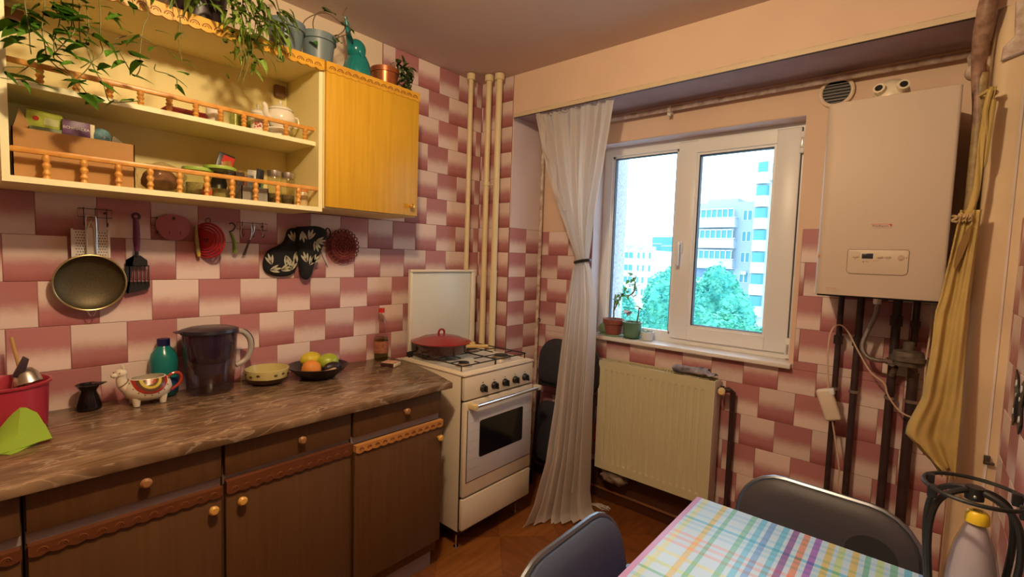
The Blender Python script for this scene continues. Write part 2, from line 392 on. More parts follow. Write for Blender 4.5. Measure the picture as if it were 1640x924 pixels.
# window wall
part('grout_bed', MB().box(X1, XR, Y2-.0045, Y2, .205, .955).box(X1, SX0, Y2-.0045, Y2, .955, 1.592).box(SX1+.02, XR, Y2-.0045, Y2, .955, 1.592), M_grout, ww)
cells = []
for k in range(-6, 5):
    z = .8418+k*H
    for n in range(-10, 6):
        st = n if k % 2 else n-.5
        cells.append((1.6174+st*W, z, 'A' if n % 2 == 0 else 'B', W))
tiles(ww, 'y', -1, Y2-.0005, cells, [(X1+.006, XR, .206, .953), (X1+.006, SX0, .953, 1.592), (SX1+.02, XR, .953, 1.592)])
# right wall
part('grout_bed', MB().box(XC-.0045, XC, .1, Y1, .1, 1.60), M_grout, wr)
cells = []
for k in range(-5, 5):
    z = .849+k*H
    for n in range(-1, 7):
        cells.append((.1+(n if k % 2 else n-.5)*W, z, 'A' if n % 2 else 'B', W))
tiles(wr, 'x', -1, XC-.0005, cells, [(.1, Y1, .1, 1.60)])

# floor: square panels laid diagonally
S2 = .30; q = math.sqrt(.5); FP = {}
for i in range(-12, 14):
    for j in range(-12, 14):
        # corner lattice through x+y=.755 and x-y=.086
        a = .755+i*S2*math.sqrt(2); c = .086+j*S2*math.sqrt(2)
        cx, cy = (a+c)/2+q*S2*0, (a-c)/2
        pts = [((a+da+c+dc)/2, (a+da-c-dc)/2) for da, dc in ((0, 0), (S2*math.sqrt(2), 0), (S2*math.sqrt(2), S2*math.sqrt(2)), (0, S2*math.sqrt(2)))]
        mx, my = sum(p[0] for p in pts)/4, sum(p[1] for p in pts)/4
        if mx < -.05 or mx > 2.45 or my < -.9 or my > 1.35: continue
        # clip to the room
        def clip(poly, f):
            out = []
            for k in range(len(poly)):
                p, r_ = poly[k], poly[(k+1) % len(poly)]; fp, fr = f(p), f(r_)
                if fp >= 0: out.append(p)
                if fp*fr < 0: t = fp/(fp-fr); out.append((p[0]+(r_[0]-p[0])*t, p[1]+(r_[1]-p[1])*t))
            return out
        sh = [(mx+(x-mx)*.997, my+(y-my)*.997) for x, y in pts]
        for f in (lambda p: p[0]-.001, lambda p: XC-.001-p[0], lambda p: Y2-.006-p[1]):
            if len(sh) > 2: sh = clip(sh, f)
        if len(sh) < 3: continue
        b = MB().prism(sh, 'xy', -.005, 0)
        part('floor_panel', b, M_floor[(i+j) % 3 if (i*j) % 2 else (i+j) % 2], floor, (mx, my, 0))
# ------------------------------------------------------------------ window
FY = 1.385   # inner face of the window frame
win = struct('window_1', MB().box(SX0, SX0+.055, FY, FY+.07, SZ0+.02, SZ1).box(SX1-.06, SX1, FY, FY+.07, SZ0+.02, SZ1).box(SX0+.055, SX1-.06, FY, FY+.07, SZ1-.055, SZ1)
             .box(SX0+.055, SX1-.06, FY, FY+.07, SZ0+.02, 1.02).box(1.115, 1.19, FY+.002, FY+.07, 1.02, SZ1-.055), M_pvc)
M_gasket = mat('dark_window_gasket', (.02, .03, .06), .6)
M_glass = glass('window_glass', (.74, .94, .97), .06)
# fixed pane
part('glazing_bead', MB().box(SX0+.055, SX0+.068, FY+.012, FY+.04, 1.02, SZ1-.055).box(1.103, 1.115, FY+.012, FY+.04, 1.02, SZ1-.055).box(SX0+.055, 1.115, FY+.012, FY+.04, 1.02, 1.033).box(SX0+.055, 1.115, FY+.012, FY+.04, SZ1-.067, SZ1-.055), M_pvc, win)
part('gasket', MB().box(SX0+.068, SX0+.072, FY+.014, FY+.04, 1.033, SZ1-.067).box(1.0995, 1.103, FY+.014, FY+.04, 1.033, SZ1-.067).box(SX0+.07, 1.1, FY+.014, FY+.04, SZ1-.071, SZ1-.067), M_gasket, win)
part('pane', MB().box(SX0+.06, 1.112, FY+.03, FY+.034, 1.026, SZ1-.06), M_glass, win)
# opening sash, proud of the frame
a0, a1, b0, b1 = 1.125, SX1-.028, 1.005, SZ1-.028
g0, g1, h0, h1 = 1.232, 1.588, 1.085, 1.998
s = MB().box(a0, g0-.012, FY-.016, FY+.045, b0, b1, .004).box(g1+.012, a1, FY-.016, FY+.045, b0, b1, .004).box(g0-.0122, g1+.0122, FY-.0155, FY+.045, b0, h0-.012).box(g0-.0122, g1+.0122, FY-.0155, FY+.045, h1+.012, b1)
sash = part('casement_sash', s, M_pvc, win)
part('sash_bead', MB().box(g0-.012, g0, FY-.006, FY+.03, h0-.012, h1+.012).box(g1, g1+.012, FY-.006, FY+.03, h0-.012, h1+.012).box(g0, g1, FY-.006, FY+.03, h0-.012, h0).box(g0, g1, FY-.006, FY+.03, h1, h1+.012), M_pvc, sash)
part('sash_gasket', MB().box(g0, g0+.006, FY-.001, FY+.03, h0, h1).box(g0, g1, FY-.001, FY+.03, h1-.005, h1).box(g0, g1, FY-.001, FY+.03, h0, h0+.003), M_gasket, sash)
part('sash_pane', MB().box(g0-.004, g1+.004, FY+.016, FY+.020, h0-.004, h1+.004), M_glass, sash)
part('shadow_gap', MB().box(a1-.001, a1+.003, FY-.010, FY+.01, b0, b1).box(a0, a1, FY-.003, FY+.01, b1, b1+.003), M_gasket, win)
part('window_handle', MB().box(1.142, 1.172, FY-.022, FY-.016, 1.475, 1.545, .004).cyl((1.157, FY-.02, 1.525), (1.157, FY-.055, 1.525), .010).box(1.147, 1.169, FY-.064, FY-.050, 1.405, 1.537, .006), mat('window_handle_white', (.78, .80, .84), .3), win)
for z in (2.0, 1.03):
    h = part('hinge', MB().box(a1-.006, a1+.016, FY-.03, FY-.002, z-.05, z+.05, .006), M_pvc, win)
    part('hinge_pin', MB().box(a1+.001, a1+.010, FY-.034, FY-.028, z-.028, z+.022, .002), M_steel, h)
part('window_sill', MB().box(SX0+.002, SX1+.015, 1.236, FY, .957, .977, .003), mat('white_sill', (.82, .78, .74), .3), win)
part('reveal_side', MB().box(SX0-.001, SX0+.003, Y2, FY, .978, SZ1), M_plaster_winlit, ww)
part('reveal_top', MB().box(SX0+.004, SX1, Y2, FY, SZ1-.003, SZ1+.001), M_plaster_winlit, ww)
# rough cream outer reveal seen through the left pane
part('outer_reveal', MB().box(.45, .685, FY+.08, FY+.26, .4, 2.6, .01).box(.70, 1.9, FY+.10, FY+.25, .7, .93, .01), mat('roughcast_render', (.62, .64, .68), .95, col2=(.40, .42, .48), scale=60, bump=.8), ww)

# ------------------------------------------------------------------ baseboard and pipes of the alcove
struct('baseboard_window', MB().box(X1, XR, Y2-.022, Y2-.0002, 0, .205, .003), mat('brown_baseboard', (.075, .026, .012), .5))
struct('baseboard_trim', MB().box(X1+.02, XR, Y2-.034, Y2-.022, .062, .070), mat('brown_baseboard_quadrant', (.26, .11, .05), .5)).name = 'trim_1'

def riser(x, y, r, z0, z1, label, m, name='riser_pipe', extra=None):
    t = thing(name, label, 'pipe', (x, y, z0)); part('pipe', MB().cyl((x, y, z0), (x, y, z1), r, n=18), m, t)
    return t
cpz = 2.49
pp = [(.080, .790, .0145, 'cream painted riser pipe nearest the cabinet, left of the corner pair'),
      (.150, .872, .0165, 'middle cream riser pipe in the corner, left one of the close pair'),
      (.216, .890, .0185, 'thick cream riser pipe in the corner, right one of the close pair')]
for i, (x, y, r, lab) in enumerate(pp):
    t = riser(x, y, r, 0, cpz, lab, M_cream_pipe)
    part('ceiling_collar', MB().cyl((x, y, cpz-.035), (x, y, cpz), r+.010, n=18), M_cream_pipe, t)
    if i: part('coupling', MB().cyl((x, y, 1.325), (x, y, 1.338), r+.004, n=18), M_cream_pipe, t); part('lower_pipe', MB().cyl((x, y, .02), (x, y, 1.33), r+.002, n=18), M_cream_pipe, t)
# small wall clamp between the pair
part('clamp', MB().cyl((.150, .872, 1.845), (.150, .872, 1.865), .021, n=16).cyl((.150, .89, 1.855), (.150, .962, 1.855), .005, n=8), M_cream_pipe, [o for o in COL.objects if o.name == 'riser_pipe.001'][0])

t = thing('alcove_pipe', 'thin whitish peeling pipe standing in the inner corner of the alcove', 'pipe', (.302, 1.225, 0))
part('pipe', MB().tube([(.302, 1.225, 0), (.302, 1.225, .7), (.303, 1.222, .95), (.302, 1.225, 1.3), (.30, 1.225, 2.25)], .011, 12), M_peeling, t)
part('hook', MB().tube([(.312, 1.22, 1.03), (.33, 1.21, 1.035), (.345, 1.20, 1.03), (.345, 1.195, 1.015)], .004), M_darkpipe, t)
t = thing('overhead_pipe', 'long cream pipe running level along the wall above the window', 'pipe', (1.2, 1.238, 2.222))
part('pipe', MB().cyl((.302, 1.238, 2.222), (2.27, 1.238, 2.222), .0125, n=16), M_peeling, t)
part('pipe_bracket', MB().cyl((1.108, 1.238, 2.222), (1.122, 1.238, 2.222), .02, n=16).box(1.106, 1.124, 1.222, 1.238, 2.185, 2.20, .002).cyl((1.115, 1.24, 2.205), (1.115, 1.278, 2.205), .006), mat('pale_bracket', (.72, .66, .58), .4), t)
t = thing('gas_pipe', 'fat grimy vertical pipe in the top right corner beside the boiler', 'pipe', (2.262, 1.02, 1.0))
part('pipe', MB().tube(smooth([(2.272, .925, 2.48), (2.270, .925, 2.32), (2.266, .935, 2.24), (2.262, .985, 2.16), (2.264, 1.02, 2.08), (2.272, 1.02, 1.98), (2.275, 1.02, 1.90)], 4), [.019]*4+[.020, .022, .024, .025, .025, .025, .025, .024, .022, .021, .020, .019, .018, .0175, .017, .0165, .016, .016, .016, .016, .016], 14), mat('grimy_pink_pipe', (.42, .25, .18), .5, col2=(.22, .12, .08), scale=40), t)
part('lower_pipe', MB().cyl((2.275, 1.02, 1.3), (2.275, 1.02, 2.08), .016), mat('ochre_pipe_paint', (.44, .30, .13), .5, col2=(.25, .17, .08), scale=30), t)
part('pipe_joint', MB().ball((2.258, 1.06, 2.10), .028, 12).cyl((2.258, 1.06, 2.10), (2.25, 1.23, 2.215), .013), M_peeling, t)

# ------------------------------------------------------------------ curtain rail and curtain
t = thing('curtain_rail', 'long narrow cream curtain rail fixed along the lower edge of the beam', 'curtain rail', (1.28, .948, 2.255))
part('rail', MB().box(.292, 2.262, .938, .955, 2.252, 2.262, .002), M_peeling, t)
part('rail_face', MB().box(.292, 2.262, .934, .938, 2.238, 2.258), mat('cream_rail_face', (.66, .52, .34), .5), t)
part('rail_channel', MB().box(.292, 2.262, .942, .951, 2.238, 2.252), mat('dark_rail_channel', (.06, .05, .05), .6), t)

prof = [  # z, left x, right x, centre y, fold depth
    (2.236, .430, .925, .985, .014), (2.10, .470, .905, .985, .020), (1.90, .525, .870, .99, .024), (1.70, .600, .830, 1.0, .026), (1.55, .665, .805, 1.01, .026), (1.44, .715, .792, 1.02, .020), (1.41, .722, .788, 1.02, .016),
    (1.37, .700, .806, 1.02, .020), (1.20, .680, .850, 1.01, .026), (.95, .655, .862, 1.00, .030), (.65, .625, .862, .99, .034), (.35, .575, .868, .985, .040), (.12, .500, .880, .98, .048), (.03, .455, .905, .975, .055), (.004, .440, .945, .965, .060)]
def ptab(z):
    for a, b in zip(prof, prof[1:]):
        if a[0] >= z >= b[0]:
            t = (a[0]-z)/(a[0]-b[0]); t = t*t*(3-2*t) if False else t
            return [a[i]+(b[i]-a[i])*t for i in range(1, 5)]
    return prof[-1][1:]
def curt(u, v):
    z = 2.236+(.004-2.236)*v
    l, r, cy, am = ptab(z)
    ph = u*2*PI*6+1.6*math.sin(u*7)+.5*math.sin(u*23)+.5*math.sin(z*2.1)
    sag = .02*math.sin(u*PI)*(1 if z > 2.15 else 0)
    y = cy+am*math.sin(ph)+am*.4*math.sin(ph*2.3+z*2)
    sl = max(0, (1.25-z)/1.25)**1.2; dy = -.17*sl+.30*sl*(u-.25); y += dy; l -= .9*dy; r -= .9*dy
    if z < .02: z = .006+.012*abs(math.sin(ph))
    return (l+(r-l)*(u+.012*math.sin(ph*.5)), y, z-sag*0)
M_curt = cloth_sheer('sheer_white_cotton', (.80, .74, .70), .84)
cu = thing('curtain', 'sheer off-white curtain gathered with a black band, hanging to the floor left of the window', 'curtain', (.70, 1.0, 0))
part('curtain_cloth', MB().grid(curt, 150, 90), M_curt, cu, sharp=3)
part('heading_ruffle', MB().grid(lambda u, v: (.425+.50*u, .985+.016*math.sin(u*110)+.006*math.sin(u*43), 2.236+.022*v-.016*(1-u)), 150, 3), M_curt, cu, sharp=3)
part('curtain_hem', MB().grid(lambda u, v: (.455+.03*u+.20*v, .94+.02*math.sin(v*14), 2.235-.55*v-.0*u), 2, 30), M_curt, cu, sharp=3)
part('tieback_band', MB().tube([(.755+.043*math.cos(a), 1.02+.028*math.sin(a), 1.412+.008*math.cos(a)) for a in [k*PI/10 for k in range(20)]], .009, 8, True), M_blackplastic, cu)
tail = MB()
for k in range(14):
    a = random.uniform(0, 1)
    tail.tube([(.80+.02*a, 1.13+.02*random.random(), .008), (.84+.03*a, 1.16+.05*(random.random()-.5), .010), (.87+.05*random.random(), 1.17+.08*(random.random()-.5), .005)], .0015, 5)
part('loose_threads', tail, mat('white_thread', (.6, .55, .5), .8), cu, kind='stuff')

# ------------------------------------------------------------------ outside
GZ = -16
M_tree = mat('tree_crown', (.16, .58, .44), .9, col2=(.05, .36, .32), scale=1.6)
M_treelf = mat('tree_leaf_clumps', (.24, .74, .52), .9, col2=(.06, .40, .36), scale=1.1)
M_ground = struct('ground', MB().box(-140, 140, 8, 260, GZ-.2, GZ), mat('street_ground', (.4, .45, .42), .9))
def tree(x, y, ztop, rx, rz, lab, seed):
    random.seed(seed)
    t = thing('tree', lab, 'tree', (x, y, GZ), 'trees below the window')
    zc = ztop-rz
    part('trunk', MB().cyl((x, y, GZ), (x, y, zc), .3, .2, 8), M_stem, t)
    b = MB()
    base = bmesh.new(); bmesh.ops.create_icosphere(base, subdivisions=4, radius=1)
    for v in base.verts:
        n = noise.noise(v.co*2.2+Vector((seed*3.1, 0, 0)))*.30+noise.noise(v.co*6+Vector((seed, 5, 0)))*.14
        v.co = Vector((x+v.co.x*rx*(1+n), y+v.co.y*rx*(1+n), zc+v.co.z*rz*(1+n)))
    b._merge(base)
    part('crown', b, M_tree, t, sharp=3)
    q_ = bmesh.new()
    for k in range(5200):
        th = random.uniform(0, 2*PI); cz = random.uniform(-.9, 1); sr = math.sqrt(1-cz*cz)
        d = Vector((sr*math.cos(th), sr*math.sin(th), cz))
        n = noise.noise(d*2.2+Vector((seed*3.1, 0, 0)))*.30+noise.noise(d*6+Vector((seed, 5, 0)))*.14
        c = Vector((x+d.x*rx*(1.03+n), y+d.y*rx*(1.03+n), zc+d.z*rz*(1.03+n)))
        m = Matrix.Rotation(random.uniform(0, 6), 3, 'Z') @ Matrix.Rotation(random.uniform(-1.2, 1.2), 3, 'X'); s_ = random.uniform(.07, .16)
        q_.faces.new([q_.verts.new(c+m @ Vector(p)*s_) for p in ((-1, 0, 0), (0, -.6, .2), (1, 0, 0), (0, .7, .15))])
    me = bpy.data.meshes.new('foliage'); b2 = MB(); b2._merge(q_)
    part('foliage', b2, M_treelf, t, kind='stuff')
tree(-10.9, 31, .75, 2.1, 3.4, 'tall full tree seen behind the window mullion', 1)
tree(-16.6, 33, -.7, 1.8, 3.0, 'round tree at the left edge of the window view', 2)
tree(-9.3, 36, .75, 2.2, 4.2, 'pointed tree crown in the lower left of the right-hand pane', 3)
tree(-12.1, 26.2, -1.3, 1.7, 2.8, 'lower tree in the middle of the left-hand pane', 4)
tree(-6.2, 28, -1.45, 1.5, 2.4, 'low tree in the lower right of the right-hand pane', 5)
tree(-3.6, 24, -1.7, 1.2, 2.0, 'small low tree at the right edge of the window view', 6)
random.seed(11)

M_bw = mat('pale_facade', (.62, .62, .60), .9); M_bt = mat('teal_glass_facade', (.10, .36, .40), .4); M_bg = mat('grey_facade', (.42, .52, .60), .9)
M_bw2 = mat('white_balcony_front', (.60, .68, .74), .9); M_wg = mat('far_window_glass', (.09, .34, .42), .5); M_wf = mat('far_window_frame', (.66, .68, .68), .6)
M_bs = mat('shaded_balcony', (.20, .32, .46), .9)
def far_window(par, x0, x1, y, z0, z1, n=1, recess=.12):
    f = part('window_frame', MB().box(x0, x1, y-.05, y+.02, z0-.06, z0).box(x0, x1, y-.05, y+.02, z1, z1+.06).box(x0-.06, x0, y-.05, y+.02, z0-.06, z1+.06).box(x1, x1+.06, y-.05, y+.02, z0-.06, z1+.06)
             , M_wf, par)
    if n > 1:
        m_ = []
        for k in range(1, n): xx = x0+(x1-x0)*k/n; m_.append(MB().box(xx-.07, xx+.07, y-.06, y+.02, z0, z1))
        [part("mullion", m1, M_wf, f) for m1 in m_]
    part('window_glass', MB().box(x0, x1, y-.01, y+.0, z0, z1), M_wg, f)
# white block, left
t = thing('apartment_building', 'white block with ribbon windows and roof terrace seen far off in the left pane', 'building', (-40, 84, GZ))
part('wall', MB().box(-52, -34.5, 80, 90, GZ, 3.4), M_bw, t)
part('roof_terrace', MB().box(-51, -34.9, 80.2, 82, 3.4, 4.1).box(-50, -41, 82, 88, 4, 5.2), mat('roof_greenery', (.35, .60, .58), .9, col2=(.75, .82, .8), scale=2), t)
for z in (2.0, -.3, -2.5, -4.7):
    far_window(t, -43.6, -38.4, 80, z-.1, z+.95, 6)
    for x in (-37.3, -36.3, -35.1): far_window(t, x-.18, x+.18, 80, z-.1, z+.95)
t = thing('apartment_building', 'distant teal glass tower behind the white block in the left pane', 'building', (-49, 121, GZ))
part('wall', MB().box(-53, -44, 120, 130, GZ, 7.9).box(-49.5, -43, 118, 121, GZ, 6.2), M_bt, t)
tr_ = MB()
for k in range(7): tr_.box(-53, -49.6, 119.9, 120, -6+k*2, -5.8+k*2).box(-49.5, -43, 117.9, 118, -6+k*1.9, -5.8+k*1.9)
part('floor_band', tr_, M_bw, t)
t = thing('apartment_building', 'small pale building with narrow windows beside the mullion in the left pane', 'building', (-40, 101, GZ))
part('wall', MB().box(-44.5, -36, 100, 108, GZ, .2).box(-41, -36, 101, 108, GZ, 3.2), M_bw, t)
for x in (-43.6, -42.6, -41.2, -40.2, -39.2, -38.2): far_window(t, x-.25, x+.25, 100, -2.2, -.9)
# right hand block
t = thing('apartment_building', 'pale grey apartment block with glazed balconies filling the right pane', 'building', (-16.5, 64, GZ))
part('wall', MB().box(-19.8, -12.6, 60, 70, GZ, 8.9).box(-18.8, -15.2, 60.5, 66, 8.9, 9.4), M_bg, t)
for z in (7.0, 4.5, 2.0, -.4, -2.7, -5.0):
    bal = part('balcony', MB().box(-19.9, -15.0, 58.9, 60, z-1.05, z-.05).box(-19.95, -14.9, 58.8, 60, z-.08, z+.02).box(-19.95, -14.9, 58.8, 60, z-1.2, z-1.05), M_bw2, t)
    if z > 1:
        g_ = part('balcony_glazing', MB().box(-19.7, -15.2, 59.1, 59.2, z+.02, z+1.0), M_wg, bal)
        m_ = MB().box(-19.8, -15.1, 59.0, 59.1, z+.95, z+1.1)
        for k in range(8): m_.box(-19.75+k*.64, -19.65+k*.64, 59.0, 59.1, z, z+1.05)
        part('glazing_bar', m_, M_wf, bal)
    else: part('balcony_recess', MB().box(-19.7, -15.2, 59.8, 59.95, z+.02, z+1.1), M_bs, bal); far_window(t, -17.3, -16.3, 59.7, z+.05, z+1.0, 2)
    far_window(t, -14.35, -13.45, 60, z-.3, z+.8, 2)
t2 = MB().box(-14.2, -13.6, 59.6, 59.95, .2, .6); part('air_conditioner', t2, M_wf, t)
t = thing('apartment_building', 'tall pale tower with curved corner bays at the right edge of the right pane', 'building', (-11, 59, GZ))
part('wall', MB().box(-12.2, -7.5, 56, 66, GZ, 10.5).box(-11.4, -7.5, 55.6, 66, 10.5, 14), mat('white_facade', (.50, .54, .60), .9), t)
for z in (11.5, 9.0, 6.6, 4.2, 1.8, -.6, -3.0):
    b_ = part('bay', MB().cyl((-11.5, 56, z-1.3), (-11.5, 56, z-.1), .75, n=20), M_bw2, t)
    part('bay_window', MB().cyl((-11.5, 56, z-.1), (-11.5, 56, z+1.0), .62, n=20), M_wg, b_)
    far_window(t, -10.6, -10.2, 55.6 if z > 10.5 else 56, z-.3, z+.8)
# ------------------------------------------------------------------ wall units
def scallop(y0, y1, z0, z1, x0, x1, step=.035, depth=.006):
    """carved strip: flat top edge, wavy lower edge"""
    n = max(2, round((y1-y0)/step)); pts = [(y0, z1), (y0, z0)]
    for i in range(n):
        a = y0+(y1-y0)*i/n; b = y0+(y1-y0)*(i+1)/n
        for k in range(1, 5): t = k/5; pts.append((a+(b-a)*t, z0-depth*math.sin(PI*t)))
        pts.append((b, z0))
    pts.append((y1, z1)); return MB().prism(pts, 'yz', x0, x1)
def carving(y0, y1, z, x, step=.035, r=.013):
    b = MB(); n = max(2, round((y1-y0)/step))
    for i in range(n):
        c = y0+(y1-y0)*(i+.5)/n
        b.tube([(x, c+r*math.cos(a), z+r*.95*math.sin(a)) for a in [PI*k/6 for k in range(7)]], .0016, 5)
        b.tube([(x, c+r*.5*math.cos(a), z+r*.5*math.sin(a)) for a in [PI*k/4 for k in range(5)]], .0012, 4)
    return b
def baluster(x, y, z0, z1):
    h = z1-z0
    pr = [(0, 0), (.0075, 0), (.0055, .12), (.0085, .22), (.0060, .34), (.0055, .40), (.0085, .50), (.0090, .58), (.0055, .68), (.0080, .80), (.0085, .88), (.0055, 1), (0, 1)]
    return MB().lathe([(r*1.15, z0+t*h) for r, t in pr], (x, y, 0), 10)

UB, UT = 1.582, 2.178
cab = thing('open_shelf_cabinet', 'cream open wall shelf unit with two galleried shelves and a carved top strip', 'wall unit', (.15, -.67, UB))
U0, U1 = -1.128, -.238
for y in (U0, U1-.016): part('side_panel', MB().box(.012, .30, y, y+.016, UB, UT-.01), M_cream, cab)
for y in (U0, U1-.016): part('edge_band', MB().box(.3001, .3018, y, y+.016, UB, UT-.01), M_edge, cab)
part('back_panel', MB().box(.007, .011, U0+.016, U1-.016, UB, UT-.02), M_cream, cab)
part('top_board', MB().box(.012, .30, U0+.016, U1-.016, UT-.032, UT-.014), M_cream, cab)
part('bottom_board', MB().box(.012, .30, U0+.016, U1-.016, UB, UB+.017), M_cream, cab)
part('edge_band', MB().box(.3001, .3018, U0+.016, U1-.016, UB, UB+.017), M_edge, cab)
part('shelf', MB().box(.012, .272, U0+.016, U1-.016, 1.846, 1.862), M_cream, cab)
part('edge_band', MB().box(.2721, .2738, U0+.016, U1-.016, 1.846, 1.862), M_edge, cab)
tr = part('carved_top_strip', scallop(U0, U1, 2.142, 2.180, .302, .314), M_trim, cab)
part('carving', carving(U0+.01, U1-.01, 2.150, .3145), M_carve, tr, kind='stuff')
for (z0, zr, x, n, name) in ((UB+.017, 1.664, .293, 11, 'lower'), (1.862, 1.905, .262, 11, 'upper')):
    rl = part('gallery_rail', MB().box(x-.006, x+.006, U0+.016, U1-.016, zr, zr+.015, .003), M_baluster, cab)
    for k in range(n):
        y = (-1.041 if name == 'lower' else -1.046)+k*(.0788 if name == 'lower' else .0755)
        if y < U1-.03: part('baluster', baluster(x, y, z0, zr+.001), M_baluster, rl)
for y in (U0+.05, U1-.05):
    part('hanging_bracket', MB().box(.012, .035, y-.022, y+.022, 2.075, 2.125, .004), mat('brown_bracket', (.20, .09, .04), .5), cab)

dc = thing('wall_cabinet', 'honey coloured wall cabinet with one plain door and a brass knob', 'cabinet', (.15, 0, 1.598))
D0, D1 = -.234, .232
part('body', MB().box(.007, .2985, D0, D1, 1.598, 2.176), M_cream, dc)
d = part('door', MB().box(.300, .317, D0+.004, D1-.002, 1.603, 2.142, .0015), M_door, dc)
part('knob', MB().lathe([(0, 0), (.006, 0), (.005, .008), (.012, .014), (.013, .02), (.008, .026), (0, .027)], (.317, .188, 1.645), 14, (1, 0, 0)), mat('brass', (.85, .50, .12), .25, .8), d)
tr = part('carved_top_strip', scallop(D0+.002, D1, 2.142, 2.178, .302, .320), M_trim, dc)
part('carving', carving(D0+.01, D1-.01, 2.150, .3205), M_carve, tr, kind='stuff')

# ------------------------------------------------------------------ base units
def drop(y): return 0
FX = .60
units = [(-.268, .165, 'right', .700), (-.700, -.272, 'left', .730), (-1.125, -.704, 'right', .722), (-1.55, -1.129, 'left', .722)]
labs = ['brown base cabinet nearest the stove with a light carved strip on its door', 'middle brown base cabinet with its knob at the left edge of the door', 'brown base cabinet under the llama mug, door knob at its right edge', 'brown base cabinet cut off by the left border of the photo']
for i, (y0, y1, side, _) in enumerate(units):
    c = thing('base_cabinet', labs[i], 'cabinet', (.3, (y0+y1)/2, 0), 'base cabinets under the worktop'); del c['group']
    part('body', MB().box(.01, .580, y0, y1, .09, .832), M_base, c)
    part('plinth', MB().box(.05, .55, y0+.003, y1-.003, 0, .09), M_alum, c)
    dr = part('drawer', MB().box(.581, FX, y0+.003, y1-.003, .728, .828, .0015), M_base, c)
    part('knob', MB().lathe([(0, 0), (.006, 0), (.006, .008), (.013, .013), (.014, .02), (.009, .026), (0, .027)], (FX, (y0+y1)/2+.02, .780), 14, (1, 0, 0)), mat('dull_wood_knob', (.34, .16, .06), .4), dr)
    part('gap_strip', MB().box(.5805, .5835, y0+.002, y1-.002, .698, .727), M_alum, c)
    x = .003 if i else .012
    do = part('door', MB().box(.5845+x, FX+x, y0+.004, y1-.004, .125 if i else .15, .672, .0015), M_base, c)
    zt = .712 if i == 1 else .700
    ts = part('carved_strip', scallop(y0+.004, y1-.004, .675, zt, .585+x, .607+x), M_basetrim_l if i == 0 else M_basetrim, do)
    part('carving', carving(y0+.01, y1-.01, .682, .6075+x, r=.009), M_carve, ts, kind='stuff')
    ky = y1-.03 if side == 'right' else y0+.045
    if i == 0: ky = y1-.025
    part('knob', MB().lathe([(0, 0), (.006, 0), (.006, .008), (.013, .013), (.014, .02), (.009, .026), (0, .027)], (FX+x, ky, .625 if i == 0 else .64), 14, (1, 0, 0)), M_knob, do)
wt = single('worktop', MB().prism([(.009, -1.6), (.630, -1.6), (.632, .199), (.468, .246), (.258, .290), (.14, .294), (.009, .294)], 'xy', .834, .864, .006), M_marble, 'long brown marbled worktop with a rounded front edge over the base cabinets', 'worktop', (.3, -.6, .834))

# ------------------------------------------------------------------ stove
SX, SY0, SY1 = .60, .300, .815
st = thing('gas_stove', 'cream four burner gas stove with its lid raised, between worktop and curtain', 'stove', (.36, .56, 0))
part('body', MB().box(.115, SX-.022, SY0, SY1, .105, .862, .004), M_enamel, st)
part('base_frame', MB().box(.125, SX-.03, SY0+.01, SY1-.01, .085, .105), M_darkpipe, st)
for x in (.17, .535):
    for y in (SY0+.035, SY1-.035): part('foot', MB().cyl((x, y, 0), (x, y, .006), .014, .013, 12).cyl((x, y, .006), (x, y, .09), .005, n=8), M_chrome, st)
# cooktop tray with raised rim
part('cooktop', MB().box(.112, SX+.006, SY0-.004, SY1+.004, .860, .872, .005), M_enamel, st)
tray = part('tray_recess', MB().box(.135, SX-.03, SY0+.02, SY1-.02, .8725, .874), M_white_enamel, st)
part('tray_rim', MB().tube([(.135, SY0+.018, .873), (SX-.026, SY0+.018, .873), (SX-.026, SY1-.018, .873), (.135, SY1-.018, .873)], .0035, 6, True), M_enamel, st)
# control panel
cp_ = part('control_panel', MB().box(SX-.02, SX+.002, SY0+.002, SY1-.002, .745, .858, .006), M_enamel, st)
M_kn = M_blackplastic
for k in range(5):
    y = .424+k*.0795; z = .787
    kb = part('control_knob', MB().lathe([(0, 0), (.020, 0), (.020, .005), (.017, .008), (.0155, .020), (0, .021)], (SX+.002, y, z), 20, (1, 0, 0)).box(SX+.020, SX+.032, y-.003, y+.0045, z-.016, z+.016, .002, xf=rot('X', random.choice((-18, 8, 15)), (SX, y, z))), M_kn, cp_)
    part('knob_mark', MB().box(SX+.002, SX+.0028, y-.004, y+.004, z+.026, z+.030), M_darkpipe, cp_)
# oven door
od = part('oven_door', MB().box(SX-.018, SX+.006, SY0+.003, SY1-.003, .280, .738, .006), M_enamel, st)
part('oven_glass_panel', MB().box(SX+.0061, SX+.009, SY0+.024, SY1-.018, .352, .700, .001), mat('pale_oven_glass', (.62, .62, .64), .25), od)
part('panel_border', MB().box(SX+.0061, SX+.0075, SY0+.020, SY1-.014, .348, .352).box(SX+.0061, SX+.0075, SY0+.020, SY0+.024, .352, .70), M_darkpipe, od)
for k in range(6):
    z = .41+k*.045
    part('printed_line', MB().box(SX+.009, SX+.0093, SY0+.026, .402, z, z+.0015).box(SX+.009, SX+.0093, .730, SY1-.02, z, z+.0015), mat('faint_grey_print', (.42, .42, .44), .4), od)
wy0, wy1, wz0, wz1 = .402, .728, .452, .634
rp_ = [(y, z) for y, z in arc(wy0+.012, wz0+.012, .012, 180, 270, 4)+arc(wy1-.012, wz0+.012, .012, 270, 360, 4)+arc(wy1-.012, wz1-.012, .012, 0, 90, 4)+arc(wy0+.012, wz1-.012, .012, 90, 180, 4)]
part('oven_window', MB().prism(rp_, 'yz', SX+.0092, SX+.0102), mat('black_oven_window', (.006, .006, .008), .12), od)
